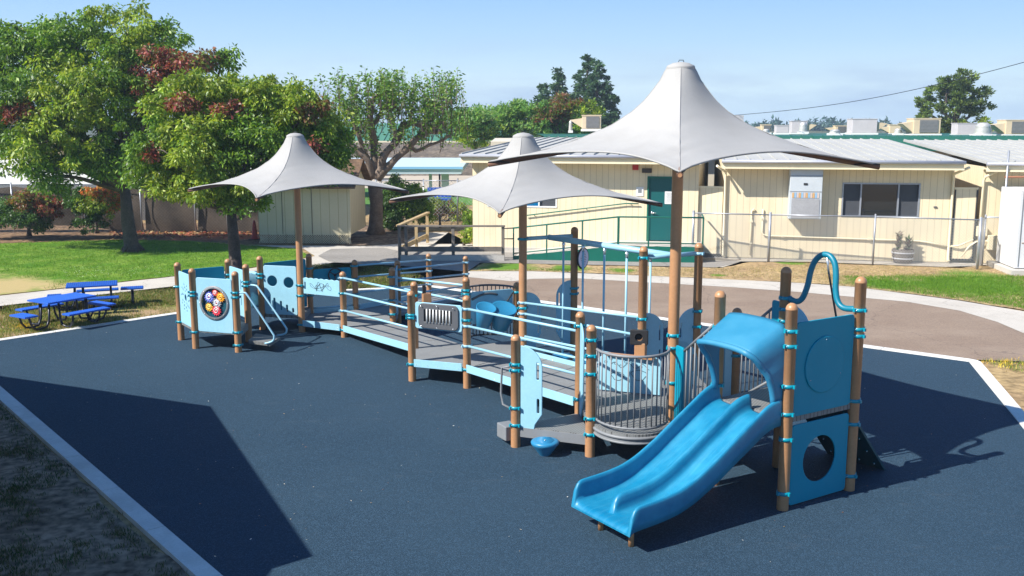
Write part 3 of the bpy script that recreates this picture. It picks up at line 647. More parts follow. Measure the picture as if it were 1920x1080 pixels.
t0 = V3(P['R2'], 1.0) + Vector((nrm.x * .06, nrm.y * .06, 0)) - Vector((d.x, d.y, 0)) * .1; t1 = V3(P['R3'], 1.0) + Vector((nrm.x * .06, nrm.y * .06, 0)) + Vector((d.x, d.y, 0)) * .1
ov = Vector((nrm.x * .92, nrm.y * .92, -1.0)); nn = ov.cross(Vector((d.x, d.y, 0))).normalized() * .03
mb = MB(); mb.add([t0, t1, t1 + ov, t0 + ov, t0 + nn, t1 + nn, t1 + ov + nn, t0 + ov + nn], [(0, 1, 2, 3), (7, 6, 5, 4), (0, 4, 5, 1), (1, 5, 6, 2), (2, 6, 7, 3), (3, 7, 4, 0)], mat('climber_teal', (.0, .06, .08), .5, var=.1))
for i in range(4):
    for j in range(5):
        q = t0 + (t1 - t0) * ((i + .5) / 4) + ov * ((j + .5) / 5) + nn * (1.1 if nn.z > 0 else -.1); mb.ell(q, (.045, .045, .03), MBLUE_SHADED, 8, 5)
mb.build('climbing_wall', PS)
mb = MB()
for i in range(4):
    for j in range(5):
        q = t0 + (t1 - t0) * ((i + .5) / 4) + ov * ((j + .5) / 5) + nn * (-.15 if nn.z > 0 else 1.15); mb.ell(q, (.01, .01, .01), BOLT, 6, 4)
mb.build('bolts', PS)

# ---- double slide ----
top_m = Vector((2.73, 10.95, 1.10)); sd = Vector((-.832, -.555, 0)); sdn = Vector((-sd.y, sd.x, 0))
prof = [(a_, b_ - .045) for a_, b_ in [(0, 1.11), (.12, 1.10), (.25, 1.05), (.4, .955), (.7, .775), (1.0, .585), (1.3, .43), (1.5, .365), (1.75, .33), (1.98, .317), (2.12, .31), (2.18, .30)]]
def zat(s_):
    for (a, u), (b, v) in zip(prof, prof[1:]):
        if s_ <= b: t = (s_ - a) / (b - a); return u + (v - u) * t
    return prof[-1][1]
ss = [i * 2.18 / 70 for i in range(71)]
zs = [zat(x) for x in ss]
for _ in range(6): zs = [zs[0]] + [(zs[i - 1] + 2 * zs[i] + zs[i + 1]) / 4 for i in range(1, 70)] + [zs[-1]]
half = [(-.487, -.06), (-.49, .06), (-.489, .2), (-.482, .225), (-.466, .235), (-.45, .224), (-.443, .19), (-.441, .08), (-.434, .035), (-.405, .008), (-.32, -.002), (-.15, -.002), (-.075, .005), (-.05, .03), (-.043, .09), (-.036, .15), (-.02, .178), (0, .185)]
cs = half + [(-u, h) for u, h in reversed(half[:-1])]
vs = []; n = len(cs)
for s_, z_ in zip(ss, zs):
    e = min(1, max(0, (2.18 - s_) / .13)); k = math.sqrt(max(0, 1 - (1 - e) ** 2)); em = min(1, max(0, (2.18 - s_ - .16) / .13)); km = math.sqrt(max(0, 1 - (1 - em) ** 2))
    sk = .02 + .05 * max(0, 1 - s_ / 1.4); lip = -.03 * (1 - min(1, max(0, (2.18 - s_) / .06))) ** 2
    for u, h in cs:
        q = km if abs(u) < .12 else k
        hh = h * q if h > 0 else (h if h > -.05 else -sk)
        vs.append(top_m + sd * s_ + sdn * u + Vector((0, 0, z_ - 1.10 + hh + lip)))
fs = [(i * n + j, i * n + j + 1, (i + 1) * n + j + 1, (i + 1) * n + j) for i in range(70) for j in range(n - 1)]
fs.append(tuple(range(n))[::-1]); fs.append(tuple(70 * n + j for j in range(n)))
fs += [(i * n, (i + 1) * n, (i + 1) * n + n - 1, i * n + n - 1) for i in range(70)]
mb = MB(); mb.add(vs, fs, SLIDE, True); mb.f; o = mb.build('double_slide', PS)
o.data.polygons[70 * (n - 1)].use_smooth = False; o.data.polygons[70 * (n - 1) + 1].use_smooth = False
for p in list(o.data.polygons)[70 * (n - 1) + 2:]: p.use_smooth = False
for t in (-.2, .3):
    q = top_m + sd * 2.0 + sdn * t
    mb = MB(); mb.tube([(q.x, q.y, 0), (q.x, q.y, .235)], .03, TAN, 12); mb.build('slide_foot', PS)

# ---- hood over the slide entrance ----
def hood():
    hw = .47; N = 40; Mv = 10; vs = []
    base = Vector(((P['R1'][0] + P['R4'][0]) / 2, (P['R1'][1] + P['R4'][1]) / 2, 0)) + sd * .05
    for vi in range(Mv + 1):
        v = vi / Mv
        for ui in range(N + 1):
            u = ui / N * 2 - 1; a = abs(u)
            # side legs for a>.5, roof for a<.5
            if a < .5:
                x = hw * (a / .5) * .86; z = 2.15 - .03 * (a / .5) ** 3; f = 1.0
            else:
                t = (a - .5) / .5
                x = hw * (.86 + .14 * math.sin(min(1, t * 4) * PI / 2)); z = 2.12 - .06 * min(1, t * 4) - .80 * t ** 1.15; f = (1 - t) ** 1.6 * .9 + .1
            x *= (1 - .10 * v * (1 if a < .75 else .5)); x = math.copysign(x, u)
            fw = -.08 + f * (.52 * v) + (1 - f) * .12 * v; zz = z - .27 * v * f
            vs.append(base + sd * fw + sdn * x + Vector((0, 0, zz)))
    n = N + 1; mb = MB(); mb.add(vs, [(i * n + j, i * n + j + 1, (i + 1) * n + j + 1, (i + 1) * n + j) for i in range(Mv) for j in range(N)], HOOD, True)
    mb.tube([vs[Mv * n + j] for j in range(n)], .024, HOOD, 8)
    o = mb.build('slide_hood', PS); s_ = o.modifiers.new('solid', 'SOLIDIFY'); s_.thickness = .025; s_.offset = 0
hood()

# =====================================================================
#  GROUND
# =====================================================================
def ground_mat(name, base, alt, scale, blobs=(), blobcol=None, grain=.25, gscale=9., bump=.5, blobnoise=.6, fine=None):
    """soil or turf: two colours mixed by noise, plus worn patches (x, y, radius) where the turf is dry"""
    m = mat(name, base, .95, col2=alt, scale=scale, grain=grain, gscale=gscale, bump=bump, bscale=gscale * 2, detail=9, spec=.15)
    t = m.node_tree; l = t.links.new; b = t.nodes['Principled BSDF']
    co = t.nodes.new('ShaderNodeTexCoord'); src = b.inputs['Base Color'].links[0].from_socket
    if blobs:
        n = t.nodes.new('ShaderNodeTexNoise'); n.inputs['Scale'].default_value = 1.1; n.inputs['Detail'].default_value = 8; n.inputs['Roughness'].default_value = .7; l(co.outputs['Object'], n.inputs['Vector'])
        acc = None
        for (x, y, r) in blobs:
            d = t.nodes.new('ShaderNodeVectorMath'); d.operation = 'DISTANCE'; l(co.outputs['Object'], d.inputs[0]); d.inputs[1].default_value = (x, y, 0)
            q = t.nodes.new('ShaderNodeMapRange'); q.inputs['From Min'].default_value = 0; q.inputs['From Max'].default_value = r; q.inputs['To Min'].default_value = 1; q.inputs['To Max'].default_value = 0; l(d.outputs['Value'], q.inputs['Value'])
            if acc is None: acc = q.outputs[0]
            else:
                mx_ = t.nodes.new('ShaderNodeMath'); mx_.operation = 'MAXIMUM'; l(acc, mx_.inputs[0]); l(q.outputs[0], mx_.inputs[1]); acc = mx_.outputs[0]
        a = t.nodes.new('ShaderNodeMath'); a.operation = 'MULTIPLY_ADD'; a.inputs[1].default_value = blobnoise * 2; l(n.outputs['Fac'], a.inputs[0]); l(acc, a.inputs[2])
        r_ = t.nodes.new('ShaderNodeMapRange'); r_.inputs['From Min'].default_value = .75; r_.inputs['From Max'].default_value = 1.15; l(a.outputs[0], r_.inputs['Value'])
        x = t.nodes.new('ShaderNodeMixRGB'); l(r_.outputs[0], x.inputs[0]); l(src, x.inputs[1]); x.inputs[2].default_value = (*blobcol, 1); l(x.outputs[0], b.inputs['Base Color'])
    return m
RUB = mat('rubber_surface', (.020, .042, .066), .75, col2=(.026, .051, .077), scale=.35, grain=.30, gscale=75, bump=.5, bscale=90, spec=.12)
def add_flecks(m):
    t = m.node_tree; l = t.links.new; b = t.nodes['Principled BSDF']; src = b.inputs['Base Color'].links[0].from_socket; co = t.nodes.new('ShaderNodeTexCoord')
    v = t.nodes.new('ShaderNodeTexVoronoi'); v.inputs['Scale'].default_value = 85; l(co.outputs['Object'], v.inputs['Vector'])
    sp = t.nodes.new('ShaderNodeSeparateColor'); l(v.outputs['Color'], sp.inputs[0])
    g_ = t.nodes.new('ShaderNodeMath'); g_.operation = 'GREATER_THAN'; g_.inputs[1].default_value = .72; l(sp.outputs[0], g_.inputs[0])
    x = t.nodes.new('ShaderNodeMixRGB'); x.inputs[2].default_value = (.035, .070, .108, 1); l(g_.outputs[0], x.inputs[0]); l(src, x.inputs[1]); 
    # faint scuffs and dried drips
    n = t.nodes.new('ShaderNodeTexNoise'); n.inputs['Scale'].default_value = 2.3; n.inputs['Detail'].default_value = 9; n.inputs['Roughness'].default_value = .75
    mp_ = t.nodes.new('ShaderNodeMapping'); mp_.inputs['Scale'].default_value = (.5, 1.6, 1); l(co.outputs['Object'], mp_.inputs[0]); l(mp_.outputs[0], n.inputs['Vector'])
    r = t.nodes.new('ShaderNodeMapRange'); r.inputs['From Min'].default_value = .58; r.inputs['From Max'].default_value = .78; r.inputs['To Max'].default_value = .38; l(n.outputs['Fac'], r.inputs['Value'])
    y = t.nodes.new('ShaderNodeMixRGB'); y.inputs[2].default_value = (.10, .12, .135, 1); l(r.outputs[0], y.inputs[0]); l(x.outputs[0], y.inputs[1]); l(y.outputs[0], b.inputs['Base Color'])
add_flecks(RUB)
EARTH = ground_mat('dry_ground', (.34, .245, .12), (.27, .185, .10), .5, [(12.5, 18.0, 2.2), (10.5, 21.5, 1.5), (-10, 21.8, 1.8), (-9, 25, 2.6), (10, 16.2, 1.0)], (.13, .17, .035), grain=.4, gscale=7)
LAWN = ground_mat('lawn', (.075, .18, .010), (.155, .235, .028), 1.1, [(-14.2, 26.2, 2.6), (-12.2, 26.3, 1.2), (-17, 27, 3.5)], (.40, .31, .14), grain=.35, gscale=8)
PICNIC = ground_mat('picnic_turf', (.13, .17, .03), (.22, .19, .06), .9, [(-9.0, 20.6, 1.6), (-11.2, 21.6, 1.5), (-8.4, 22.3, 1.4), (-10.0, 19.7, 1.5)], (.33, .23, .13), grain=.45, gscale=8)
SHADEG = ground_mat('bare_soil', (.30, .215, .15), (.18, .13, .09), .8, grain=.6, gscale=9, blobnoise=.55)
LEAFG = ground_mat('leaf_litter', (.22, .14, .08), (.12, .075, .045), .9, [(-12.3, 38.6, 2.2), (-10.6, 38.6, 1.6)], (.30, .11, .06), grain=.6, gscale=5)
CHIP = ground_mat('wood_chip_bed', (.26, .19, .13), (.15, .10, .07), 1.5, grain=.6, gscale=7)
STRIP = ground_mat('dry_verge', (.40, .29, .145), (.30, .205, .115), .6, [(12.6, 26.6, 2.6), (10.2, 26.9, 1.3), (3.3, 29.3, .6), (-.2, 30.1, 1.3), (1.8, 29.8, .9), (8.9, 31, .7), (6, 28.3, .3), (13.5, 28.2, 1.5)], (.10, .20, .02), grain=.4, gscale=7)
def sheet(name, poly, z, m, sub=0, jit=0., kind='structure'):
    pts = []
    for i, p in enumerate(poly):
        q = poly[(i + 1) % len(poly)]; k = max(1, int(dist(p, q) / sub)) if sub else 1
        for j in range(k):
            r = lerp(p, q, j / k); pts.append((r[0] + random.gauss(0, jit) * (j > 0), r[1] + random.gauss(0, jit) * (j > 0)))
    me = bpy.data.meshes.new(name); bm = bmesh.new(); vs = [bm.verts.new((x, y, z)) for x, y in pts]; f = bm.faces.new(vs)
    bmesh.ops.triangulate(bm, faces=[f]); bm.normal_update()
    for f in bm.faces:
        if f.normal.z < 0: f.normal_flip()
    bm.to_mesh(me); bm.free(); me.materials.append(m); o = link(name, me)
    if kind: o['kind'] = kind
    return o
sheet('ground', [(-400, -30), (400, -30), (400, 900), (-400, 900)], -.045, EARTH)
RUBP = [(-10.89, 18.74), (-7.75, 22.19), (-4.35, 25.45), (-2.2, 26.1), (-1.3, 25.34), (3.38, 21.56), (8.42, 17.62), (7.34, 13.55), (5.2, 5.4), (3.5, -1), (3, -4), (4.5, -6)]
RUBP = RUBP[:9] + [(4.0, 1.0), (3.6, .6)]
sheet('rubber_play_surface', RUBP, 0, RUB)
def curb(path, w=.2, z=.018, name='kerb'):
    mb = MB(); n = len(path)
    for i in range(n - 1):
        a = Vector(path[i]); b = Vector(path[i + 1]); d = (b - a).normalized(); nn = Vector((-d.y, d.x)) * w
        L_ = (b - a).length; k = max(1, round(L_ / 1.5))
        for j in range(k):
            p = a + (b - a) * (j / k) + d * .009; q = a + (b - a) * ((j + 1) / k) - d * .004
            if j == k - 1 and i < n - 2: q = q + d * .0
            vs = [(p.x, p.y, z), (q.x, q.y, z), (q.x + nn.x, q.y + nn.y, z), (p.x + nn.x, p.y + nn.y, z)]
            vs += [(x, y, -.06) for x, y, _ in vs]
            mb.add(vs, [(0, 1, 2, 3), (0, 4, 5, 1), (1, 5, 6, 2), (2, 6, 7, 3), (3, 7, 4, 0)], CURB)
        if i < n - 2:
            c = Vector(path[i + 1]); e = Vector(path[i + 2]); d2 = (e - c).normalized(); n2 = Vector((-d2.y, d2.x)) * w
            if d.cross(d2) < 0: mb.add([(b.x, b.y, z - .002), (b.x + nn.x, b.y + nn.y, z - .002), (b.x + (nn + n2).x * .6, b.y + (nn + n2).y * .6, z - .002), (b.x + n2.x, b.y + n2.y, z - .002)], [(3, 2, 1, 0)], CURB)
    return struct(mb.build(name))
curb([(-.9, 6.58), (-2.811, 8.908), (-8.539, 15.878), (-10.89, 18.74), (-7.75, 22.19), (-4.35, 25.45), (-2.2, 26.1), (-1.3, 25.34), (3.38, 21.56), (8.42, 17.62), (7.34, 13.55), (5.2, 5.4)])
# the outer paving
BR = [(-2.0, 26.35), (-1.25, 25.55), (3.45, 21.75), (8.55, 17.85), (12.0, 17.3), (16, 15.5), (17, 18.5), (12.6, 20.0), (10.75, 20.13), (10.78, 21.38), (10.55, 22.72), (9.77, 23.92), (7.54, 25.34), (5.77, 26.2), (3.57, 27.03), (1.83, 27.7), (.6, 27.6), (0, 27.15), (-1.4, 28.0), (-2.6, 27.2)]
sheet('asphalt_path', BR, -.012, BROWNP)
WP = [(-1.4, 28.0), (0, 27.15), (.6, 27.6), (1.83, 27.7), (3.57, 27.03), (5.77, 26.2), (7.54, 25.34), (9.77, 23.92), (10.55, 22.72), (10.78, 21.38), (10.75, 20.13), (12.6, 20.0), (12.9, 21.2), (12.02, 22.65), (11.16, 24.07), (10.24, 25.1), (9.24, 26.2), (7.98, 26.85), (6.05, 27.51), (3.72, 28.22), (.64, 29.06), (-1.44, 29.07)]
sheet('concrete_path', WP, -.008, PATHM)
L1 = [(-16, 20.2), (-13.7, 22.0), (-12.416, 23.41), (-9.197, 26.385), (-7.4, 28.6), (-6.1, 30.2), (-5.7, 31.1), (-3.5, 30.3), (-1.44, 29.07), (-1.4, 28.9), (-1.0, 31.0), (6.5, 30.0), (7.4, 31.3), (9.5, 31.2), (13.9, 29.9), (15, 30.6), (15, 33.5), (-1.5, 36), (-2.9, 36.0), (-2.6, 40), (-3.8, 40), (-4.0, 36.1), (-5.2, 35.4), (-9.6, 35.6), (-7.4, 34.6), (-6.6, 32.6), (-7.2, 31.0), (-8.1, 29.6), (-9.784, 28.115), (-13.158, 24.851), (-14.2, 23.7), (-17, 21.2)]
sheet('walkway', L1, -.02, PATHM)
LP = [(-5.9, 31.3), (-3.5, 30.3), (-1.44, 29.07), (-1.0, 31.0), (6.3, 29.9), (7.4, 31.3), (6.2, 33), (-3.9, 33.9), (-4.6, 34.9), (-6.4, 34.5), (-6.5, 32.6)]
sheet('asphalt_apron', LP, -.014, PAVE, .5, .03)
sheet('lawn', [(-60, 30), (-35, 33.5), (-22, 35.6), (-19, 36.2), (-15, 37.4), (-12, 36.9), (-9.9, 35.7), (-7.8, 34.8), (-6.75, 32.7), (-7.3, 31.1), (-8.2, 29.8), (-9.9, 28.25), (-13.3, 25.0), (-14.6, 23.8), (-17.5, 21.4), (-50, 5)], -.028, LAWN, .4, .03)
sheet('picnic_grass', [(-10.95, 19.0), (-7.9, 22.3), (-4.4, 25.6), (-2.1, 26.35), (-1.7, 27.4), (-1.6, 28.7), (-3.6, 30.0), (-5.7, 30.9), (-6.3, 29.9), (-7.5, 28.4), (-9.1, 26.2), (-12.3, 23.2), (-13.6, 21.8), (-12.2, 20.1)], -.026, PICNIC, .4, .03)
sheet('verge', [(-1.3, 29.2), (.64, 29.2), (3.72, 28.35), (6.05, 27.6), (8.0, 26.95), (9.3, 26.3), (10.35, 25.2), (11.25, 24.2), (12.2, 22.75), (13.1, 21.4), (22, 22), (22, 30.5), (14.4, 30.3), (13.8, 29.8), (9.4, 31.0), (7.6, 31.1), (6.4, 29.8), (3, 30.3), (-.9, 30.9)], -.017, STRIP, .35, .04)
sheet('bare_soil_bed', [(-2.9, 8.65), (-8.75, 15.75), (-11.1, 18.6), (-14, 16), (-14, -2), (4, -2), (.6, 4.5)], -.03, SHADEG, .4, .03)
sheet('leaf_litter_bed', [(-60, 29.8), (-35, 33.3), (-22, 35.4), (-19, 36.4), (-15, 37.6), (-12, 37.1), (-9.8, 36.0), (-8, 37), (-6, 40), (-8, 44), (-30, 44), (-60, 44)], -.034, LEAFG, .5, .05)
sheet('wood_chip_bed', [(-6.5, 35.6), (-4.2, 35.9), (-4.0, 37.5), (-3.6, 42), (-9, 44), (-9, 38)], -.031, CHIP, .4, .05)
sheet('far_concrete_yard', [(-60, 60), (20, 60), (30, 100), (-60, 100)], -.03, mat('far_yard', (.48, .40, .30), .9, var=.15, scale=.2))
sheet('far_lawn', [(-60, 54), (6, 54), (2, 67), (-12, 69), (-60, 69)], -.025, mat('far_grass', (.07, .19, .02), .95, var=.3, scale=.3))
sheet('white_pad', [(-12.8, 18.5), (-11.1, 18.85), (-10.6, 19.4), (-13.2, 21.2), (-15, 20)], -.005, CURB)

# blades and tufts of grass where the photo shows them
def leaves(name, cen, ax, wid, cols, m, parent=None, nrm=None):
    """many diamond leaf faces: centres (N,3), long axis (N,3), half-width vector (N,3), colour (N,3)"""
    N = len(cen); co = np.empty((N, 4, 3), np.float32)
    co[:, 0] = cen - ax; co[:, 1] = cen + wid - ax * .1; co[:, 2] = cen + ax; co[:, 3] = cen - wid - ax * .1
    me = bpy.data.meshes.new(name); me.vertices.add(N * 4); me.vertices.foreach_set('co', co.ravel())
    me.loops.add(N * 4); me.loops.foreach_set('vertex_index', np.arange(N * 4, dtype=np.int32))
    me.polygons.add(N); me.polygons.foreach_set('loop_start', np.arange(0, N * 4, 4, dtype=np.int32)); me.polygons.foreach_set('loop_total', np.full(N, 4, np.int32))
    me.update(calc_edges=True)
    ca = me.color_attributes.new('tint', 'FLOAT_COLOR', 'CORNER'); c4 = np.ones((N, 4, 4), np.float32); c4[:, :, :3] = cols[:, None, :]; ca.data.foreach_set('color', c4.ravel())
    me.materials.append(m); return link(name, me, parent)
def leaf_mat(name, transl=.35, rough=.45, spec=.4):
    m = bpy.data.materials.new(name); m.use_nodes = True; t = m.node_tree; l = t.links.new; b = t.nodes['Principled BSDF']; o = t.nodes['Material Output']
    a = t.nodes.new('ShaderNodeVertexColor'); a.layer_name = 'tint'; l(a.outputs[0], b.inputs['Base Color']); b.inputs['Roughness'].default_value = rough; b.inputs['Specular IOR Level'].default_value = spec
    g_ = t.nodes.new('ShaderNodeBsdfTranslucent'); mx_ = t.nodes.new('ShaderNodeMixRGB'); mx_.blend_type = 'MULTIPLY'; mx_.inputs[0].default_value = 1; mx_.inputs[2].default_value = (1.5, 1.5, .55, 1); l(a.outputs[0], mx_.inputs[1]); l(mx_.outputs[0], g_.inputs['Color'])
    s_ = t.nodes.new('ShaderNodeMixShader'); s_.inputs[0].default_value = transl; l(b.outputs[0], s_.inputs[1]); l(g_.outputs[0], s_.inputs[2]); l(s_.outputs[0], o.inputs['Surface']); return m
LEAF = leaf_mat('leaf'); BLADE = leaf_mat('grass_blade', .25, .6, .2)
rng = np.random.default_rng(5)
def tufts(name, pts, h, per, cols, spread=.06):
    n = len(pts); c = np.repeat(np.array([(x, y, z) for x, y, z in pts], np.float32), per, 0)
    N = n * per; c[:, :2] += rng.normal(0, spread, (N, 2)); hh = h * rng.uniform(.4, 1.2, N)
    ax = np.stack([rng.normal(0, .35, N) * hh, rng.normal(0, .35, N) * hh, hh], 1) * .5
    an = rng.uniform(0, PI, N); w = np.stack([np.cos(an), np.sin(an), np.zeros(N)], 1) * (.0035 + .02 * h)
    cc = np.array(cols)[rng.integers(0, len(cols), N)] * rng.uniform(.7, 1.3, (N, 1)); c[:, 2] += hh * .5
    o = leaves(name, c, ax, w[:, :3], cc, BLADE); o['kind'] = 'stuff'; return o
def inpoly(x, y, poly):
    c = False; j = len(poly) - 1
    for i in range(len(poly)):
        if (poly[i][1] > y) != (poly[j][1] > y) and x < (poly[j][0] - poly[i][0]) * (y - poly[i][1]) / (poly[j][1] - poly[i][1]) + poly[i][0]: c = not c
        j = i
    return c
def scatter(poly, n, dens=None):
    xs = [p[0] for p in poly]; ys = [p[1] for p in poly]; out = []
    while len(out) < n:
        x = random.uniform(min(xs), max(xs)); y = random.uniform(min(ys), max(ys))
        if inpoly(x, y, poly) and (dens is None or random.random() < dens(x, y)): out.append((x, y))
    return out
from mathutils import noise as mn
nz2 = lambda x, y, s, o=0: .5 + .5 * mn.noise(Vector((x * s, y * s, o)))
gp_ = [(-2.95, 8.6), (-8.85, 15.7), (-9.5, 13.5), (-6, 8.2)]
pts = scatter(gp_, 480, lambda x, y: max(0, nz2(x, y, .9) - .42) * 3)
pts += [(lerp((-3.0, 8.6), (-8.75, 15.75), t)[0] - random.uniform(.0, .12), lerp((-3.0, 8.6), (-8.75, 15.75), t)[1] - random.uniform(0, .1)) for t in [random.random() for _ in range(60)]]
tufts('weed_tufts', [(x, y, -.03) for x, y in pts], .055, 22, [(.035, .07, .02), (.05, .08, .02), (.10, .09, .04)])
pp = [(-10.9, 19.0), (-7.9, 22.3), (-4.4, 25.6), (-2.0, 26.5), (-3.5, 29.8), (-6.0, 30.5), (-9.0, 26.2), (-12.3, 23.2), (-12.2, 20.3)]
pts = scatter(pp, 3800, lambda x, y: max(.03, nz2(x, y, .5, 3) - .36) * 2.6)
tufts('picnic_grass_blades', [(x, y, -.026) for x, y in pts], .075, 16, [(.09, .17, .02), (.14, .2, .03), (.3, .24, .1), (.33, .25, .12)], .09)
lw = [(-24, 33), (-19, 36.1), (-15, 37.3), (-12, 36.8), (-8, 34.8), (-6.8, 32.7), (-8.2, 29.9), (-13.3, 25.1), (-14.6, 23.9), (-18, 25)]
pts = scatter(lw, 5200)
tufts('lawn_blades', [(x, y, -.028) for x, y in pts if not (x + 14.2) ** 2 + (y - 26.2) ** 2 < 7 * nz2(x, y, .7)], .06, 14, [(.08, .20, .012), (.12, .25, .02), (.15, .27, .03)], .14)
rv = [(9.2, 16.7), (8.75, 17.75), (10, 17.6), (13, 17.0), (16, 15.6), (15, 12), (8.1, 12), (8.0, 13.5)]
pts = scatter(rv, 1500, lambda x, y: max(.02, nz2(x, y, .6, 9) - .38) * 2.4 + (1 if y > 17.0 else 0) * .4)
tufts('right_verge_blades', [(x, y, -.045) for x, y in pts], .09, 16, [(.10, .19, .02), (.16, .22, .04), (.34, .26, .11)], .1)
bk = [(-1.2, 29.25), (.64, 29.3), (3.72, 28.45), (8.0, 27.1), (10.4, 25.4), (12.2, 23.0), (13.2, 21.7), (19, 23), (18, 29), (14, 29.5), (9.4, 30.9), (6.4, 29.7)]
pts = scatter(bk, 5500, lambda x, y: .25 + (x > 9) * (y < 28.3) * .6 + (x < 2) * .7)
tufts('back_verge_blades', [(x, y, -.017) for x, y in pts if x > 9.6 and y < 28 or x < 2.2 and y > 29.0], .07, 15, [(.09, .20, .015), (.13, .24, .02)], .1)
tufts('dry_verge_blades', [(x, y, -.017) for x, y in pts if not (x > 9.6 and y < 28 or x < 2.2)], .05, 12, [(.42, .31, .15), (.36, .26, .13), (.16, .19, .05)], .12)
# yellow flowers by the picnic tables, daisies in the lawn
fx = [(*G(px, py), -.02) for px, py in [(random.gauss(52, 13), random.gauss(612, 2.6)) for _ in range(170)]]
o = tufts('yellow_flower_patch', fx, .05, 5, [(.75, .55, .02), (.7, .42, .01)], .05)
fx = [(*G(px, py), -.02) for px, py in [(random.gauss(1880, 25), random.gauss(681, 4)) for _ in range(40)]]
tufts('flower_patch', fx, .07, 4, [(.7, .45, .04), (.75, .6, .1)], .04)
fx = [(*G(random.uniform(120, 330), random.uniform(500, 520)), -.0) for _ in range(120)]
tufts('daisy_scatter', fx, .035, 2, [(.8, .8, .78)], .03)
# fallen leaves
fx = [(*G(random.uniform(205, 470), random.gauss(438, 4)), -.03) for _ in range(1100)]
N = len(fx); c = np.array(fx, np.float32); c[:, 2] = rng.uniform(-.03, .03, N); an = rng.uniform(0, 2 * PI, N)
leaves('fallen_leaves', c, np.stack([np.cos(an), np.sin(an), rng.normal(0, .3, N)], 1) * .07, np.stack([-np.sin(an), np.cos(an), rng.normal(0, .3, N)], 1) * .04, np.array([(.4, .12, .08), (.42, .24, .12), (.3, .08, .05), (.4, .30, .16)])[rng.integers(0, 4, N)], BLADE)['kind'] = 'stuff'

# small pale litter, dry leaves and grit lying on the rubber
fx = scatter([(-8, 16), (-3, 9.2), (2.4, 9.0), (6.8, 13), (8, 17.5), (3.2, 21), (-2, 25), (-7.5, 21.5), (-10, 18.8)], 420)
N = len(fx); c = np.array([(x, y, .006) for x, y in fx], np.float32); an = rng.uniform(0, 2 * PI, N); sz = rng.uniform(.004, .016, (N, 1))
leaves('ground_litter', c, np.stack([np.cos(an), np.sin(an), rng.normal(0, .15, N)], 1) * sz, np.stack([-np.sin(an), np.cos(an), rng.normal(0, .15, N)], 1) * sz * .55, np.array([(.6, .6, .58), (.35, .25, .14), (.5, .45, .38), (.25, .12, .06)])[rng.integers(0, 4, N)], BLADE)['kind'] = 'stuff'

# =====================================================================
#  BUILDINGS
# =====================================================================
def wall_with_openings(mb, w, z0, z1, y, openings, m, th=.15):
    """wall in local x (0..w), outer face at y, openings = (x0,x1,za,zb)"""
    xs = sorted({0, w, *[o[0] for o in openings], *[o[1] for o in openings]})
    for a, b in zip(xs, xs[1:]):
        ops = sorted([(o[2], o[3]) for o in openings if o[0] <= a + 1e-6 and o[1] >= b - 1e-6]); z = z0
        for u, v in ops:
            if u > z: mb.box(((a + b) / 2, y + th / 2, (z + u) / 2), (b - a, th, u - z), m)
            z = v
        if z < z1: mb.box(((a + b) / 2, y + th / 2, (z + z1) / 2), (b - a, th, z1 - z), m)
def classroom(name, label, org, ang, w, eave=3.18, depth=11, rise=.42, openings=(), roofm=ROOFM, over=.62, ext=(.35, .35), base=0., gut=True):
    B = thing(name, label, 'building', (org[0], org[1], 0), ang)
    mb = MB(); wall_with_openings(mb, w, base, eave - .02, 0, list(openings), CREAM)
    mb.box((.075, depth / 2 + .076, (base + eave) / 2 - .02), (.15, depth - .16, eave - .0 - base), CREAM); mb.box((w - .075, depth / 2 + .076, (base + eave) / 2 - .02), (.15, depth - .16, eave - base), CREAM)
    mb.box((w / 2, depth - .02, (base + eave) / 2), (w - .32, .12, eave - base), CREAM)
    mb.build('wall', B)
    # roof: low pitch rising away, soffit, fascia, gutter, seams
    x0, x1, y0, y1 = -ext[0], w + ext[1], -over, depth + .3
    za, zb = eave + .14, eave + .14 + rise
    mb = MB(); mb.add([(x0, y0, za), (x1, y0, za), (x1, y1, zb), (x0, y1, zb), (x0, y0, za - .06), (x1, y0, za - .06), (x1, y1, zb - .06), (x0, y1, zb - .06)], [(0, 1, 2, 3), (7, 6, 5, 4), (0, 4, 5, 1), (1, 5, 6, 2), (2, 6, 7, 3), (3, 7, 4, 0)], roofm)
    x = x0 + .03
    while x < x1:
        mb.beam((x, y0 + .01, za + .018), (x, y1, zb + .018), .03, .045, roofm); x += .41
    rf = mb.build('roof', B)
    mb = MB(); mb.box(((x0 + x1) / 2, y0 + .03, za - .155), (x1 - x0 - .02, .04, .19), CREAMT); mb.box(((x0 + x1) / 2, y0 + .012, za - .262), (x1 - x0, .07, .05), CREAMT)
    mb.box(((x0 + x1) / 2, y0 + over / 2 + .03, za - .215), (x1 - x0 - .06, over - .06, .03), CREAMT); mb.build('fascia', rf)
    if gut:
        mb = MB(); mb.tube([(x0 - .02, y0 - .05, za - .05), (x1 + .02, y0 - .05, za - .05)], .058, GUT, 10); mb.box(((x0 + x1) / 2, y0 - .04, za - .015), (x1 - x0, .1, .022), GUT); mb.build('gutter', rf)
    return B
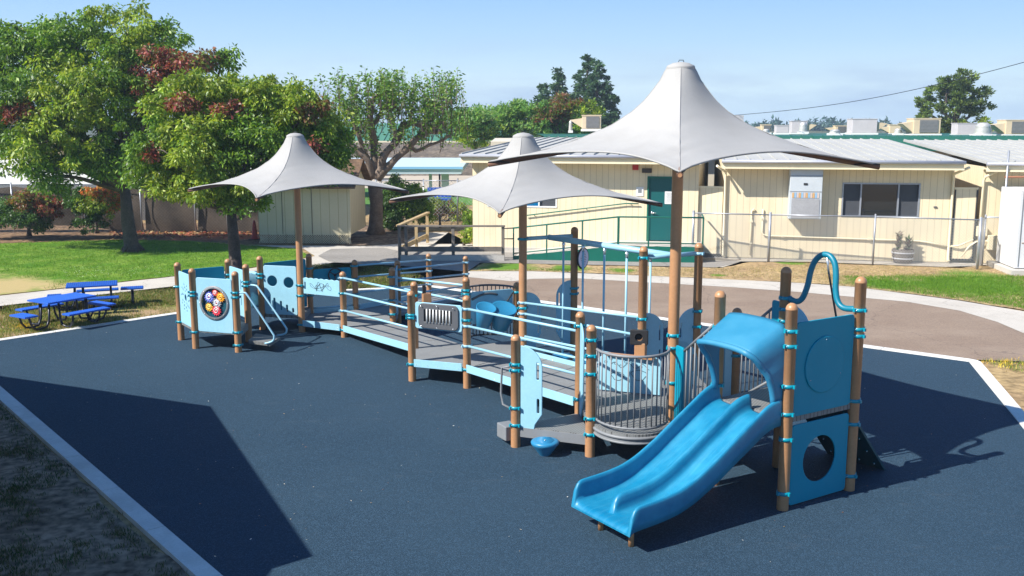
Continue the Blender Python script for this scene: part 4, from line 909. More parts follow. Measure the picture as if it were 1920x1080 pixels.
def window(B, x0, x1, z0, z1, parts, y=0, frame=GALV):
    """sliding window: frame, panes; parts = list of (fraction, material)"""
    t = .045; mb = MB(); cx = (x0 + x1) / 2
    for z in (z0, z1): mb.box((cx, y + .03, z), (x1 - x0 + t, .1, t), frame)
    xx = x0; edges = [x0]
    for f, _ in parts: xx += f * (x1 - x0); edges.append(xx)
    for e in edges: mb.box((e, y + .032, (z0 + z1) / 2), (t, .095, z1 - z0 - t), frame)
    fr = mb.build('window', B)
    for (f, m_), a, b in zip(parts, edges, edges[1:]):
        mb = MB(); mb.box(((a + b) / 2, y + .07, (z0 + z1) / 2), (b - a - t, .02, z1 - z0 - t), m_); mb.build('pane', fr)
    return fr
A1 = math.radians(-12.8)
LB = classroom('classroom_building', 'cream boarded classroom with a green door and accessible ramp, left of the tall canopy', (-1.37, 34.1), A1, 7.7, eave=3.2, openings=[(.55, 2.95, 1.55, 2.5), (6.05, 7.12, .47, 2.62)], ext=(.25, .08))
window(LB, .55, 2.95, 1.55, 2.5, [(.33, GLASS), (.42, mat('blue_curtain', (.0, .12, .28), .25, var=.3, scale=6)), (.25, SCREEN)], frame=WHITE)
mb = MB(); mb.box((6.585, .06, 1.545), (1.03, .05, 2.11), DGREEN); dr = mb.build('door', LB)
mb = MB(); mb.box((6.585, .02, 2.6), (1.12, .1, .06), GREENP)
for x in (6.05, 7.12): mb.box((x, .018, 1.53), (.05, .1, 2.1), GREENP)
mb.build('frame', dr)
mb = MB(); mb.ell((6.2, -.0, 1.42), (.045, .03, .045), BOLT, 10, 6); mb.tube([(6.2, -.02, 1.42), (6.34, -.03, 1.42)], .013, BOLT, 6); mb.build('handle', dr)
mb = MB(); mb.box((6.75, .028, 1.93), (.29, .008, .42), WHITE)
for k in range(9): mb.box((6.75, .0225, 2.07 - .035 * k), (.2 - (k % 3) * .03, .002, .008), DGREY)
mb.build('notice', dr)
mb = MB(); mb.box((5.78, -.012, 2.12), (.24, .02, .30), WHITE); mb.box((5.78, -.025, 2.14), (.12, .004, .12), GREY); mb.build('wall_notice', LB)
mb = MB(); mb.box((5.62, -.03, 2.92), (.2, .07, .17), mat('alarm_red', (.4, .02, .02), .5)); mod_bevel(mb.build('fire_alarm', LB), .01)
mb = MB(); mb.box((6.0, -.05, 2.82), (.32, .1, .15), mat('lamp_brown', (.04, .03, .025), .5)); mod_bevel(mb.build('wall_lamp', LB), .015)
mb = MB(); mb.tube([(1.9, -.08, 1.25), (5.3, -.08, 1.72), (5.75, -.08, 1.72)], .02, GREENP, 8)
for x, z in ((2.2, 1.29), (4.0, 1.54), (5.5, 1.72)): mb.tube([(x, 0, z - .05), (x, -.08, z)], .012, GREENP, 6)
mb.build('wall_handrail', LB)
mb = MB(); mb.box((3.85, -.03, .02), (7.9, .1, .22), CONC); mb.build('footing', LB)
# roof top kit on that classroom
mb = MB(); mb.box((5.6, 5.5, 3.75), (2.6, 1.6, .34), ROOFG); mb.box((5.2, 4.4, 3.62), (1.6, .7, .2), ROOFG); mod_bevel(mb.build('roof_duct', LB), .02)
A2 = math.radians(-9.8)
MBD = classroom('classroom_building', 'cream boarded classroom with a wide three pane window and a tall wall air conditioner', (6.95, 32.2), A2, 7.05, eave=3.08, rise=.5, openings=[(3.72, 6.05, 1.42, 2.47)], ext=(.12, .12))
window(MBD, 3.72, 6.05, 1.42, 2.47, [(.24, SCREEN), (.49, GLASS), (.27, SCREEN)])
# tall wall mounted air conditioner
mb = MB(); mb.box((2.52, -.24, 2.2), (1.0, .46, 1.72), mat('ac_casing', (.47, .51, .54), .5, var=.06)); ac = mod_bevel(mb.build('air_conditioner', MBD), .012)
mb = MB(); mb.box((2.52, -.478, 1.68), (.86, .02, .62), mat('ac_mesh', (.33, .33, .34), .6, var=.1, grain=.4, gscale=120)); mb.build('grille', ac)
mb = MB()
for k in range(12): mb.box((2.13 + .07 * k, -.477, 2.1), (.06, .016, .16), mat('louvre_%d' % (k % 3), [(.55, .33, .14), (.25, .42, .6), (.55, .45, .4)][k % 3], .4))
mb.build('louvre', ac)
mb = MB(); mb.box((2.52, -.476, 2.72), (.99, .012, .012), GREY); mb.box((2.52, -.476, 2.22), (.99, .012, .012), GREY); mb.box((2.5, -.48, 2.46), (.12, .015, .06), BLACK); mb.build('casing_seam', ac)
# conduit along the wall
mb = MB(); mb.tube([(.9, -.04, 0.1), (.9, -.04, 1.55), (.98, -.06, 1.62)], .025, CREAMT, 8)
mb.tube([(1.25, -.04, 1.6), (1.25, -.04, .85), (1.3, -.05, .78), (1.4, -.05, .74), (6.1, -.05, .66), (6.4, -.05, .62), (7.0, -.06, .5)], .028, CREAMT, 8)
mb.tube([(7.0, -.06, .5), (7.3, -.15, .55), (7.7, -.2, .75)], .028, CREAMT, 8)
for x, z in ((.9, .5), (.9, 1.2), (1.25, 1.3), (1.9, .73), (4.6, .69)): mb.box((x, -.045, z), (.09, .08, .06), CREAMT)
mb.build('conduit', MBD)
mb = MB(); mb.box((6.55, -.02, 1.75), (.1, .03, .04), DGREY); mb.build('wall_vent', MBD)
# downpipes at the ends of the middle classroom
for x in (.02, 7.02):
    mb = MB(); mb.tube([(x - .3 * (1 if x < 1 else -1), -.6, 3.02), (x, -.12, 2.8), (x, -.07, 2.7), (x, -.07, .15), (x, -.2, .05)], .042, CREAMT, 8); mb.build('downpipe', MBD)
# row above: third classroom at the right edge
NB = classroom('classroom_building', 'cream boarded classroom at the right edge, half hidden by the white steel locker', (14.7, 30.75), A2, 9.0, eave=3.05, rise=.5, openings=[], ext=(.1, .3))
mb = MB(); mb.tube([(.3, -.6, 2.98), (.02, -.15, 2.72), (.0, -.07, 2.6), (.0, -.07, .1)], .042, CREAMT, 8); mb.build('downpipe', NB)
mb = MB(); mb.box((.5, -.12, .68), (.55, .22, .45), CREAMT); mb.box((.05, -.08, 1.02), (.3, .14, .3), CREAMT); mod_bevel(mb.build('junction_box', NB), .01)
mb = MB(); mb.tube([(-.5, -.1, .2), (-.3, -.14, .55), (-.1, -.14, .7), (.3, -.12, .72), (1.2, -.06, .72), (3, -.05, .72)], .028, CREAMT, 8); mb.build('conduit', NB)
# boarded infills between the classrooms
def infill(label, a, b, z, gate=False):
    ang = math.atan2(b[1] - a[1], b[0] - a[0]); w_ = dist(a, b); T = thing('boarded_gate' if gate else 'boarded_screen', label, 'gate' if gate else 'screen wall', (a[0], a[1], 0), ang)
    mb = MB(); mb.box((w_ / 2, 0, z / 2 + .06), (w_ - .02, .06, z - .08), CREAM); mb.build('board', T)
    mb = MB(); mb.box((w_ / 2, -.005, z + .0), (w_, .09, .05), CREAMT); mb.build('cap', T)
    if gate:
        mb = MB()
        for x in (.03, w_ - .03): mb.box((x, -.045, z / 2), (.035, .03, z - .1), BLACKM)
        mb.box((w_ / 2, -.045, .1), (w_ - .1, .03, .04), BLACKM); mb.build('gate_frame', T)
infill('cream boarded screen filling the gap right of the green door', (6.17, 32.55), (6.93, 32.25), 2.3)
infill('cream boarded gate in a black frame between two classrooms', (13.93, 31.0), (14.62, 30.85), 2.35, True)

# green accessible ramp with rails
R_ = thing('accessible_ramp', 'green skirted ramp with green pipe railing up to the classroom door', 'ramp')
zb = lambda t: .06 + .41 * t
a0, a1, a2 = (.05, 31.75), (3.4, 31.25), (6.05, 30.95)
mb = MB(); mb.add([(a0[0], a0[1], .05), (a1[0], a1[1], .47), (a2[0], a2[1], .47), (a2[0] + .25, a2[1] + 1.5, .47), (a1[0] + .3, a1[1] + 1.75, .47), (a0[0] + .3, a0[1] + 1.7, .05)], [(0, 1, 4, 5), (1, 2, 3, 4)], CONC)
mb.build('ramp_surface', R_)
mb = MB(); mb.add([(a0[0], a0[1] - .02, -.03), (a1[0], a1[1] - .02, -.03), (a2[0], a2[1] - .02, -.03), (a0[0], a0[1] - .02, .1), (a1[0], a1[1] - .02, .49), (a2[0], a2[1] - .02, .49)], [(0, 1, 4, 3), (1, 2, 5, 4)], GREENP)
mb.add([(a2[0], a2[1] - .02, -.03), (a2[0] + .25, a2[1] + 1.5, -.03), (a2[0] + .25, a2[1] + 1.5, .49), (a2[0], a2[1] - .02, .49)], [(0, 1, 2, 3)], GREENP); mb.build('skirt', R_)
rp = [lerp(a0, a1, t) + (zb(t),) for t in (0, .32, .66, 1)] + [lerp(a1, a2, t) + (.47,) for t in (.36, .7, 1)]
mb = MB(); mb.tube([(x, y, z + .95) for x, y, z in rp], .026, GREENP, 8); mb.tube([(x, y, z + .12) for x, y, z in rp], .02, GREENP, 8)
mb.tube([(rp[0][0], rp[0][1], rp[0][2] + .95), (rp[0][0] - .38, rp[0][1], rp[0][2] + .93), (rp[0][0] - .38, rp[0][1], rp[0][2] + .6), (rp[0][0], rp[0][1], rp[0][2] + .6)], .02, BLACKM, 8)
mb.tube([(a2[0], a2[1], 1.42), (a2[0] + .2, a2[1] + 1.3, 1.42)], .026, GREENP, 8); mb.build('handrail', R_)
for i, (x, y, z) in enumerate(rp):
    mb = MB(); mb.box((x, y - .0, z + .42), (.07 if i == 3 else .045, .05, 1.05), GREENP); mb.build('railing_post', R_)

# weathered wooden railing of the walkway
WR = thing('wooden_railing', 'weathered wooden railing with a low kick board beside the walkway', 'railing')
wp_ = [(-3.63, 31.5), (-3.42, 31.5), (-1.9, 31.5), (-.29, 31.5)]
for x, y in wp_:
    mb = MB(); mb.box((x, y, .53), (.1, .1, 1.1), WOOD); mod_bevel(mb.build('railing_post', WR), .01)
mb = MB(); mb.beam((-3.7, 31.5, 1.1), (-.22, 31.5, 1.1), .16, .05, WOOD); mb.build('top_rail', WR)
mb = MB(); mb.beam((-3.58, 31.44, .36), (-.33, 31.44, .36), .05, .16, WOOD); mb.build('kick_board', WR)
mb = MB(); mb.beam((-3.6, 31.5, .06), (-.25, 31.55, .06), .2, .2, CONC); mb.build('footing', WR)
for x, y in ((-3.35, 34.2), (-3.1, 35.8)):
    mb = MB(); mb.box((x, y, .55), (.1, .1, 1.0), WOODL); mb.build('railing_post', WR)
mb = MB(); mb.beam((-3.68, 31.6, 1.1), (-3.08, 36.0, 1.14), .14, .06, WOODL); mb.build('top_rail', WR)
mb = MB(); mb.beam((-3.64, 32.3, .3), (-3.1, 36.0, .3), .05, .16, WOODL); mb.build('kick_board', WR)

# garden shed
SH = thing('garden_shed', 'small cream boarded shed with brown shingle roof and lattice skirt under the trees', 'shed', (-9.4, 36.25), 0) if False else thing('garden_shed', 'small cream boarded shed with brown shingle roof and lattice skirt under the trees', 'shed', (-9.35, 36.1, 0), math.radians(-2))
sw, sdp = 3.42, 3.0
mb = MB(); mb.box((sw / 2, sdp / 2, 1.25), (sw, sdp, 1.85), SHEDM); mb.add([(sw, 0, 2.175), (sw, sdp, 2.175), (sw, sdp / 2, 2.95), (0, 0, 2.175), (0, sdp, 2.175), (0, sdp / 2, 2.95)], [(0, 1, 2), (3, 5, 4)], SHEDM); mb.build('wall', SH)
mb = MB()
for s_ in (0, 1):
    y0 = -.3 if s_ == 0 else sdp + .3; z0 = 2.03
    mb.add([(-.25, y0, z0), (sw + .25, y0, z0), (sw + .25, sdp / 2, 2.98), (-.25, sdp / 2, 2.98), (-.25, y0, z0 + .07), (sw + .25, y0, z0 + .07), (sw + .25, sdp / 2, 3.05), (-.25, sdp / 2, 3.05)], [(3, 2, 1, 0), (4, 5, 6, 7), (0, 1, 5, 4), (1, 2, 6, 5), (0, 4, 7, 3)], SHINGLE)
mb.build('roof', SH)
mb = MB()
x = -.2
while x < sw:
    for d in (1, -1):
        a = x if d == 1 else x + .33; mb.beam((max(0, min(sw, a)), -.02 - .004 * d, .0), (max(0, min(sw, a + .33 * d)), -.02 - .004 * d, .33), .012, .022, SHEDM)
    x += .085
mb.box((sw / 2, .0, .335), (sw, .05, .03), SHEDM); mb.build('lattice_skirt', SH)
for x in (.9, 2.0): mb = MB(); mb.box((x, -.012, 1.2), (.012, .02, 1.7), DGREY); mb.build('door_joint', SH)

# chain link fences
WIRE = mat('fence_wire', (.42, .43, .44), .5, metal=.4)
DWIRE = mat('dull_wire', (.10, .095, .085), .7)
def chainlink(label, posts, h, tall=(), mesh=True, step=.085, r=.0028, zf=.06, top=True):
    T = thing('chain_link_fence', label, 'fence')
    for i, p in enumerate(posts):
        mb = MB(); rr = .042 if i in tall else .03; mb.tube([(p[0], p[1], 0), (p[0], p[1], h + .05)], rr, GALV, 8); mb.ell((p[0], p[1], h + .06), (rr * 1.15, rr * 1.15, .03), GALV, 8, 4); mb.build('fence_post', T)
    for a, b in zip(posts, posts[1:]):
        if top:
            mb = MB(); mb.tube([(*a, h), (*b, h)], .021, GALV, 8); mb.build('top_rail', T)
        if mesh:
            a_ = Vector((*a, 0)); d = Vector((b[0] - a[0], b[1] - a[1], 0)); Ls = d.length; d.normalize(); hh = h - zf; vs = []; fs = []
            nn = Vector((-d.y, d.x, 0)) * r; k = -hh
            while k < Ls:
                for sgn in (1, -1):
                    u0, v0, u1, v1 = k, 0., k + hh, hh
                    if u0 < 0: v0 = -u0; u0 = 0
                    if u1 > Ls: v1 -= (u1 - Ls); u1 = Ls
                    if u1 - u0 < .02: continue
                    za, zb_ = (v0, v1) if sgn == 1 else (hh - v0, hh - v1)
                    p = a_ + d * u0 + Vector((0, 0, zf + za)); q = a_ + d * u1 + Vector((0, 0, zf + zb_)); dd = (q - p).normalized(); s_ = d.cross(Vector((0, 0, 1))).cross(dd).normalized() * r
                    o = len(vs); off = nn * sgn
                    vs += [p - s_ + off, p + s_ + off, p + nn * 1.6 + off, q - s_ + off, q + s_ + off, q + nn * 1.6 + off]; fs += [(o, o + 1, o + 4, o + 3), (o + 1, o + 2, o + 5, o + 4), (o + 2, o, o + 3, o + 5)]
                k += step
            mb = MB(); mb.add(vs, fs, WIRE if r > .0035 else DWIRE); mb.build('wire_mesh', T)
    return T
chainlink('low galvanised chain link fence in front of the classroom with the wide window', [(5.88, 31.75), (8.2, 31.1), (11.29, 30.43), (14.08, 29.4), (14.6, 30.2), (16.6, 30.35)], 1.5, tall=(0, 1, 3), r=.004)
CF = chainlink('long chain link fence behind the lawn, hung with brown mesh', [(-24, 39.6), (-20.2, 39.7), (-17.45, 39.8), (-15.05, 39.8), (-12.9, 39.9), (-11.6, 39.9), (-9.7, 40)], 1.95, step=.13, r=.0022)
wsm = mat('brown_mesh', (.075, .055, .04), .9, var=.45, scale=1.3, grain=.2, gscale=12)
for k, ((xa, za0, za1), (xb, zb0, zb1)) in enumerate([((-24, .0, 1.85), (-20.2, .45, 1.85)), ((-20.2, .45, 1.85), (-17.5, .25, 1.8)), ((-17.4, .2, 1.85), (-15.1, .05, 1.85)), ((-15.0, .05, 1.85), (-12.9, .05, 1.7)), ((-12.85, .05, 1.7), (-9.8, .02, .95))]):
    vs = []; fs = []; n = 14
    for i in range(n + 1):
        for j in range(7):
            t = i / n; u = j / 6; sag = .18 * math.sin(PI * t) * (1 - u); x = xa + (xb - xa) * t; z = (za0 + (zb0 - za0) * t - sag * .4) * (1 - u) + (za1 + (zb1 - za1) * t - .12 * math.sin(PI * t)) * u
            vs.append((x, 40.06 + .1 * math.sin(t * 9 + u * 4) + .08 * math.sin(u * 6 + k), max(-.02, z)))
    fs = [(i * 7 + j, i * 7 + j + 1, (i + 1) * 7 + j + 1, (i + 1) * 7 + j) for i in range(n) for j in range(6)]
    mb = MB(); mb.add(vs, fs, wsm, True); mb.build('mesh_screen', CF)
chainlink('chain link fence with dark posts between the shrubs and the cream classroom', [(-6.0, 43.5), (-3.9, 43.4), (-2.4, 43.3), (-1.6, 43.2)], 1.9, step=.16, r=.005)

# white steel locker at the right edge, lamp pipe standing behind it
RUST = mat('rusty_white_steel', (.62, .64, .68), .5, col2=(.58, .56, .54), scale=.9, grain=.05, gscale=20)
LK = thing('steel_locker', 'tall white steel locker with rust streaks at the right edge', 'locker', (14.78, 28.6, 0), math.radians(-8))
mb = MB(); mb.box((1.3, .8, 1.3), (2.6, 1.6, 2.3), RUST); mod_bevel(mb.build('cabinet', LK), .02)
mb = MB()
for z in (.9, 1.7): mb.box((.55, -.006, z), (.8, .02, .018), mat('rust', (.45, .30, .18), .8, var=.4, scale=9))
mb.build('hinge_bar', LK)
mb = MB()
for k in range(6): mb.box((.1 + .5 * k, -.006, 1.3), (.02, .02, 2.2), GREY)
mb.build('panel_rib', LK)
mb = MB(); mb.box((1.3, .7, .03), (3.0, 2.2, .2), CONC); mb.build('pad', LK)
FP = thing('pipe_post', 'grey pipe post with a rusty cross bar behind the white locker', 'post', (15.05, 30.0, 0))
mb = MB(); mb.tube([(0, 0, 0), (0, 0, 3.55)], .032, GALV, 8); mb.build('post', FP)
mb = MB(); mb.tube([(-.06, 0, 2.75), (2.2, .1, 2.75)], .028, mat('rust2', (.25, .1, .05), .7), 8); mb.build('cross_bar', FP)

# half barrel planter
BP = thing('barrel_planter', 'half barrel planter with two white bands holding a leafy plant', 'planter', (12.42, 30.95, 0))
mb = MB(); mb.lathe((0, 0, 0), [(.001, 0), (.27, 0), (.31, .15), (.34, .32), (.34, .42), (.31, .42), (.31, .38), (.001, .38)], WOOD, 22); mb.build('barrel', BP)
for z in (.14, .32):
    mb = MB(); mb.lathe((0, 0, z), [(.31 + (z > .2) * .03, -.02), (.32 + (z > .2) * .03, -.02), (.325 + (z > .2) * .03, .02), (.315 + (z > .2) * .03, .02)], mat('white_band', (.6, .6, .62), .5), 22); mb.build('band', BP)
c = []; ax = []; wd = []; cl_ = []
for sx_ in (-.16, .16):
    for k in range(60):
        z = random.uniform(.4, .98 if sx_ < 0 else .8); a = random.uniform(0, 2 * PI); c.append((sx_ + math.cos(a) * .07, math.sin(a) * .07, z)); ax.append((math.cos(a) * .1, math.sin(a) * .1, random.uniform(-.02, .12))); wd.append((-math.sin(a) * .035, math.cos(a) * .035, .01)); cl_.append(random.choice([(.05, .10, .02), (.10, .05, .04), (.07, .12, .03), (.14, .06, .05)]))
leaves('plant', np.array(c, np.float32), np.array(ax), np.array(wd), np.array(cl_), LEAF, BP)

# ---- picnic tables ----
def slab(mb, pts, z, th, m=TBLUE):
    n = len(pts); vs = [(x, y, z) for x, y in pts] + [(x, y, z - th) for x, y in pts]
    mb.add(vs, [tuple(range(n)), tuple(reversed(range(n, 2 * n)))] + [(i, n + i, n + (i + 1) % n, (i + 1) % n) for i in range(n)], m)
def rect(c, a, w, d):
    ca, sa = math.cos(a), math.sin(a); return [(c[0] + ca * x - sa * y, c[1] + sa * x + ca * y) for x, y in ((-w / 2, -d / 2), (w / 2, -d / 2), (w / 2, d / 2), (-w / 2, d / 2))]
def slotted(mb, c, a, w, d, z):
    slab(mb, rect(c, a, w, d), z, .035)
    n = int(w / .045); ca, sa = math.cos(a), math.sin(a)
    for i in range(n):
        x = -w / 2 + .03 + (w - .06) * i / (n - 1); q = rect((c[0] + ca * x, c[1] + sa * x), a, .018, d - .06); slab(mb, q, z + .008, .012)
def picnic(label, c, a, tw, td, seats, zt=.60, zs_=.36):
    T = thing('picnic_table', label, 'picnic table', group='blue picnic tables beside the path')
    mb = MB(); slotted(mb, c, a, tw, td, zt); mod_bevel(mb.build('tabletop', T), .008)
    ca, sa = math.cos(a), math.sin(a); L2 = lambda x, y: (c[0] + ca * x - sa * y, c[1] + sa * x + ca * y)
    for (x, y, w_, d_) in seats:
        mb = MB(); slotted(mb, L2(x, y), a, w_, d_, zs_); o = mod_bevel(mb.build('seat', T), .006)
        n = Vector((x, y)); horiz = abs(y) > abs(x) * .8
        for e in (-.32, .32):
            o_ = (x + e * w_, y) if horiz else (x, y + e * d_); i_ = (x + e * w_, y * .25) if horiz else (x * .45, y + e * d_ * .8)
            p0, p1 = L2(*o_), L2(*i_)
            mb = MB(); mb.tube([V3(p0, zs_ - .03), V3(lerp(p0, p1, .08), .16), V3(lerp(p0, p1, .25), .05), V3(lerp(p0, p1, .5), .03), V3(lerp(p0, p1, .82), .06), V3(lerp(p0, p1, .95), .2), V3(p1, zt - .04)], .024, BLACKM, 8); mb.build('leg', T)
    return T
picnic('nearer blue slatted picnic table with four attached bench seats on black legs', (-9.8, 21.05), math.radians(58), 1.15, .76, [(-.90, .0, .3, .56), (.12, -.66, 1.0, .27), (-.1, .68, 1.0, .27), (.86, -.1, .3, .7)])
picnic('farther blue slatted picnic table behind the nearer one, beside the white path', (-9.95, 22.95), math.radians(22), 1.12, .7, [(-.84, 0, .3, .6), (.1, -.62, .95, .27), (.1, .62, .95, .27)])
ST = thing('pedestal_stool', 'small square blue stool on one black leg right of the picnic tables', 'stool', (-9.28, 23.65, 0), math.radians(20))
mb = MB(); slotted(mb, (0, 0), 0, .52, .36, .40); mod_bevel(mb.build('seat', ST), .006)
mb = MB(); mb.tube([(0, 0, .38), (0, 0, .06), (.0, -.02, 0)], .035, BLACKM, 8); mb.tube([(-.15, 0, .36), (.15, 0, .36)], .02, BLACKM, 6); mb.build('leg', ST)

# stepping seat in the rubber
SS = thing('stepping_seat', 'round blue stepping pod on the rubber beside the triangular front deck', 'stepping pod', (.435, 12.45, 0))
mb = MB(); mb.lathe((0, 0, 0), [(.07, 0), (.085, .02), (.165, .13), (.183, .15), (.188, .175), (.175, .195), (.15, .2), (.001, .2)], DRUM, 30); mb.build('pod', SS)
mb = MB()
for k in range(9): mb.tube([(-.13 + abs(k - 4) * .012, -.12 + .03 * k, .2), (.13 - abs(k - 4) * .012, -.12 + .03 * k, .2)], .005, DRUM, 5)
mb.ell((0, 0, .203), (.018, .018, .005), BOLT, 8, 4); mb.build('tread', SS)

# ---- the building on the camera's side whose roof throws the long shadow at the left ----
K = 1 / .911; SO = lambda q, z: (q[0] - .879 * z * K, q[1] - .477 * z * K)
zr = 3.3; c1_ = SO(G(395, 762), zr); c2_ = SO(G(587, 1043), zr); e1 = SO(G(0, 705), zr); dx_ = Vector((e1[0] - c1_[0], e1[1] - c1_[1])).normalized()
c3_ = (c2_[0] - .34, c2_[1] - .28); far1 = (c1_[0] + dx_.x * 12, c1_[1] + dx_.y * 12)
HB = thing('schoolhouse', 'cream building left of the camera whose flat roof shades the soil bed', 'building')
rp_ = [c1_, far1, (far1[0] - 4, -4), (c3_[0] - .6, -4), c3_, c2_]
rp_ = rp_[::-1]
mb = MB(); mb.prism(rp_, zr - .18, zr, mat('roof_gravel', (.35, .34, .32), .9, var=.2)); mb.build('roof', HB)
ins = [(c1_[0] - .7, c1_[1] - 1.2), (c2_[0] - .9, c2_[1] - .3), (c3_[0] - 1.2, -3.5), (far1[0] - 2.5, -3.5), (far1[0] + .2, far1[1] - 1.2)]
mb = MB(); mb.prism(ins, -.05, zr - .185, CREAM); mb.build('wall', HB)

# =====================================================================
#  BEYOND THE PLAYGROUND
# =====================================================================
def gable_block(name, label, x0, x1, y0, y1, ze, zr_, wallm, roofm, cat='building'):
    T = thing(name, label, cat)
    mb = MB(); mb.box(((x0 + x1) / 2, (y0 + y1) / 2, ze / 2 - .02), (x1 - x0, y1 - y0, ze), wallm); mb.build('wall', T)
    mb = MB(); ym = y0 + (y1 - y0) * .5
    for a, b in ((y0 - .6, ym), (y1 + .6, ym)):
        mb.add([(x0 - .5, a, ze - .03), (x1 + .5, a, ze - .03), (x1 + .5, b, zr_), (x0 - .5, b, zr_), (x0 - .5, a, ze - .22), (x1 + .5, a, ze - .22)], [(0, 1, 2, 3), (0, 4, 5, 1)], roofm)
    x = x0 - .5
    while x < x1 + .5: mb.beam((x, y0 - .6, ze + .01), (x, ym, zr_ + .03), .06, .08, roofm); x += .8
    mb.build('roof', T); mb = MB(); mb.box(((x0 + x1) / 2, y0 - .63, ze - .12), (x1 - x0 + 1, .05, .26), CREAMT); mb.build('fascia', T); return T
CRW = mat('pale_wall', (.62, .56, .44), .8, var=.08, scale=.4); PGR = mat('pale_green_roof', (.075, .22, .13), .5, var=.15, scale=.15)
gable_block('school_hall', 'long low building with a pale green metal roof beyond the pruned tree', -34, 5, 100, 116, 2.75, 4.5, CRW, PGR)
B6 = thing('outbuilding', 'low cream outbuilding behind the lawn fence at the left edge', 'building')
mb = MB(); mb.box((-19, 49, .75), (19, 7, 1.6), mat('outbuilding_wall', (.50, .52, .52), .8, var=.06)); mb.build('wall', B6)
mb = MB(); mb.add([(-29, 44.8, 1.62), (-9, 44.8, 1.62), (-9, 53.2, 2.75), (-29, 53.2, 2.75), (-29, 44.8, 1.5), (-9, 44.8, 1.5), (-9, 53.2, 2.6), (-29, 53.2, 2.6)], [(0, 1, 2, 3), (7, 6, 5, 4), (0, 4, 5, 1), (1, 5, 6, 2), (2, 6, 7, 3), (3, 7, 4, 0)], mat('cream_roof', (.62, .60, .52), .6, var=.1)); mb.build('roof', B6)
mb = MB(); mb.box((-19, 44.76, 1.52), (20, .06, .26), GREY); mb.build('fascia', B6)
# earth bank
mb = MB(); n = 40; vs = []
for i in range(n + 1):
    x = -40 + 60 * i / n
    for j, (y, z) in enumerate(((86, -.05), (89, .8), (93, 1.9), (97, 2.55), (99.3, 2.6))): vs.append((x, y + .5 * mn.noise(Vector((x * .3, j, 0))), z + (.25 * mn.noise(Vector((x * .4, j * 3, 1))) if 0 < j < 4 else 0) - (max(0, x - -3) * .22 if j else 0)))
mb.add(vs, [(i * 5 + j, (i + 1) * 5 + j, (i + 1) * 5 + j + 1, i * 5 + j + 1) for i in range(n) for j in range(4)], mat('bank_soil', (.155, .12, .085), .95, var=.4, scale=.6, grain=.5, gscale=3), True); struct(mb.build('earth_bank'))
# pale blue lunch shelter
SHL = thing('lunch_shelter', 'pale blue flat roofed lunch shelter on posts beyond the garden shed', 'shelter')
PB = mat('pale_blue_paint', (.44, .53, .58), .6, var=.06)
mb = MB(); mb.add([(-12.6, 59.2, 1.75), (-3.0, 59.2, 1.75), (-2.7, 63.5, 2.25), (-12.6, 63.5, 2.25), (-12.6, 59.2, 1.42), (-3.05, 59.2, 1.42), (-2.75, 63.5, 1.9), (-12.6, 63.5, 1.9)], [(0, 1, 2, 3), (7, 6, 5, 4), (0, 4, 5, 1), (1, 5, 6, 2), (2, 6, 7, 3), (3, 7, 4, 0)], PB); mb.build('roof', SHL)
mb = MB(); mb.box((-7.8, 59.15, 1.78), (9.7, .1, .14), mat('blue_trim', (.2, .42, .62), .5)); mb.build('fascia', SHL)
for x, w_ in ((-5.0, .17), (-4.1, .45), (-9.5, .17), (-12.2, .17)):
    mb = MB(); mb.box((x, 60.5, .75), (w_, .3, 1.6), PB); mb.build('column', SHL)
mb = MB(); mb.tube([(-4.55, 62, -.03), (-4.55, 62, 1.8)], .06, BLACKM, 8); tag(mb.build('dark_pole'), 'thin dark pole standing under the pale blue shelter', 'pole')
T = thing('litter_bin', 'grey drum bin on a thin post beside the pale blue shelter', 'bin', (-2.85, 52, 0))
mb = MB(); mb.lathe((0, 0, .65), [(.001, 0), (.16, 0), (.2, .4), (.21, .42), (.001, .42)], GREY, 16); mb.build('drum', T); mb = MB(); mb.tube([(0, 0, 0), (0, 0, 1.55)], .025, BLACKM, 6); mb.build('post', T)
T = thing('picnic_table', 'small dark picnic table on the far sandy yard left of the shelter posts', 'picnic table', (-9.0, 72, 0))
mb = MB(); mb.box((0, 0, .72), (1.8, .8, .06), BLACKM); mb.build('tabletop', T); mb = MB()
for y in (-.75, .75): mb = MB(); mb.box((0, y, .42), (1.8, .28, .05), BLACKM); mb.build('seat', T)
for x in (-.6, .6): mb = MB(); mb.beam((x, -.7, 0), (x, .3, .7), .05, .05, BLACKM); mb.beam((x, .7, 0), (x, -.3, .7), .05, .05, BLACKM); mb.build('leg', T)
# blue bench and red cone by the shed fence
T = thing('blue_bench', 'bright blue bench behind the chain link fence right of the tree trunk', 'bench', (-3.35, 45.2, 0))
mb = MB(); mb.box((0, 0, .95), (1.1, .45, .08), TBLUE); mb.build('seat', T); mb = MB(); mb.box((0, .22, 1.25), (1.1, .05, .45), TBLUE); mb.build('backrest', T)
for x in (-.45, .45): mb = MB(); mb.box((x, 0, .45), (.06, .4, .92), BLACKM); mb.build('leg', T)
T = thing('fire_cone', 'red cone with a dark tip beside the left corner of the garden shed', 'cone', (-9.85, 37.4, 0))
mb = MB(); mb.lathe((0, 0, 0), [(.17, 0), (.17, .04), (.12, .05), (.06, .6), (.03, .72), (.001, .72)], mat('cone_red', (.4, .03, .02), .6), 14); mb.build('cone', T)
mb = MB(); mb.box((0, 0, -.0), (.4, .4, .03), BLACK); mb.build('base', T)

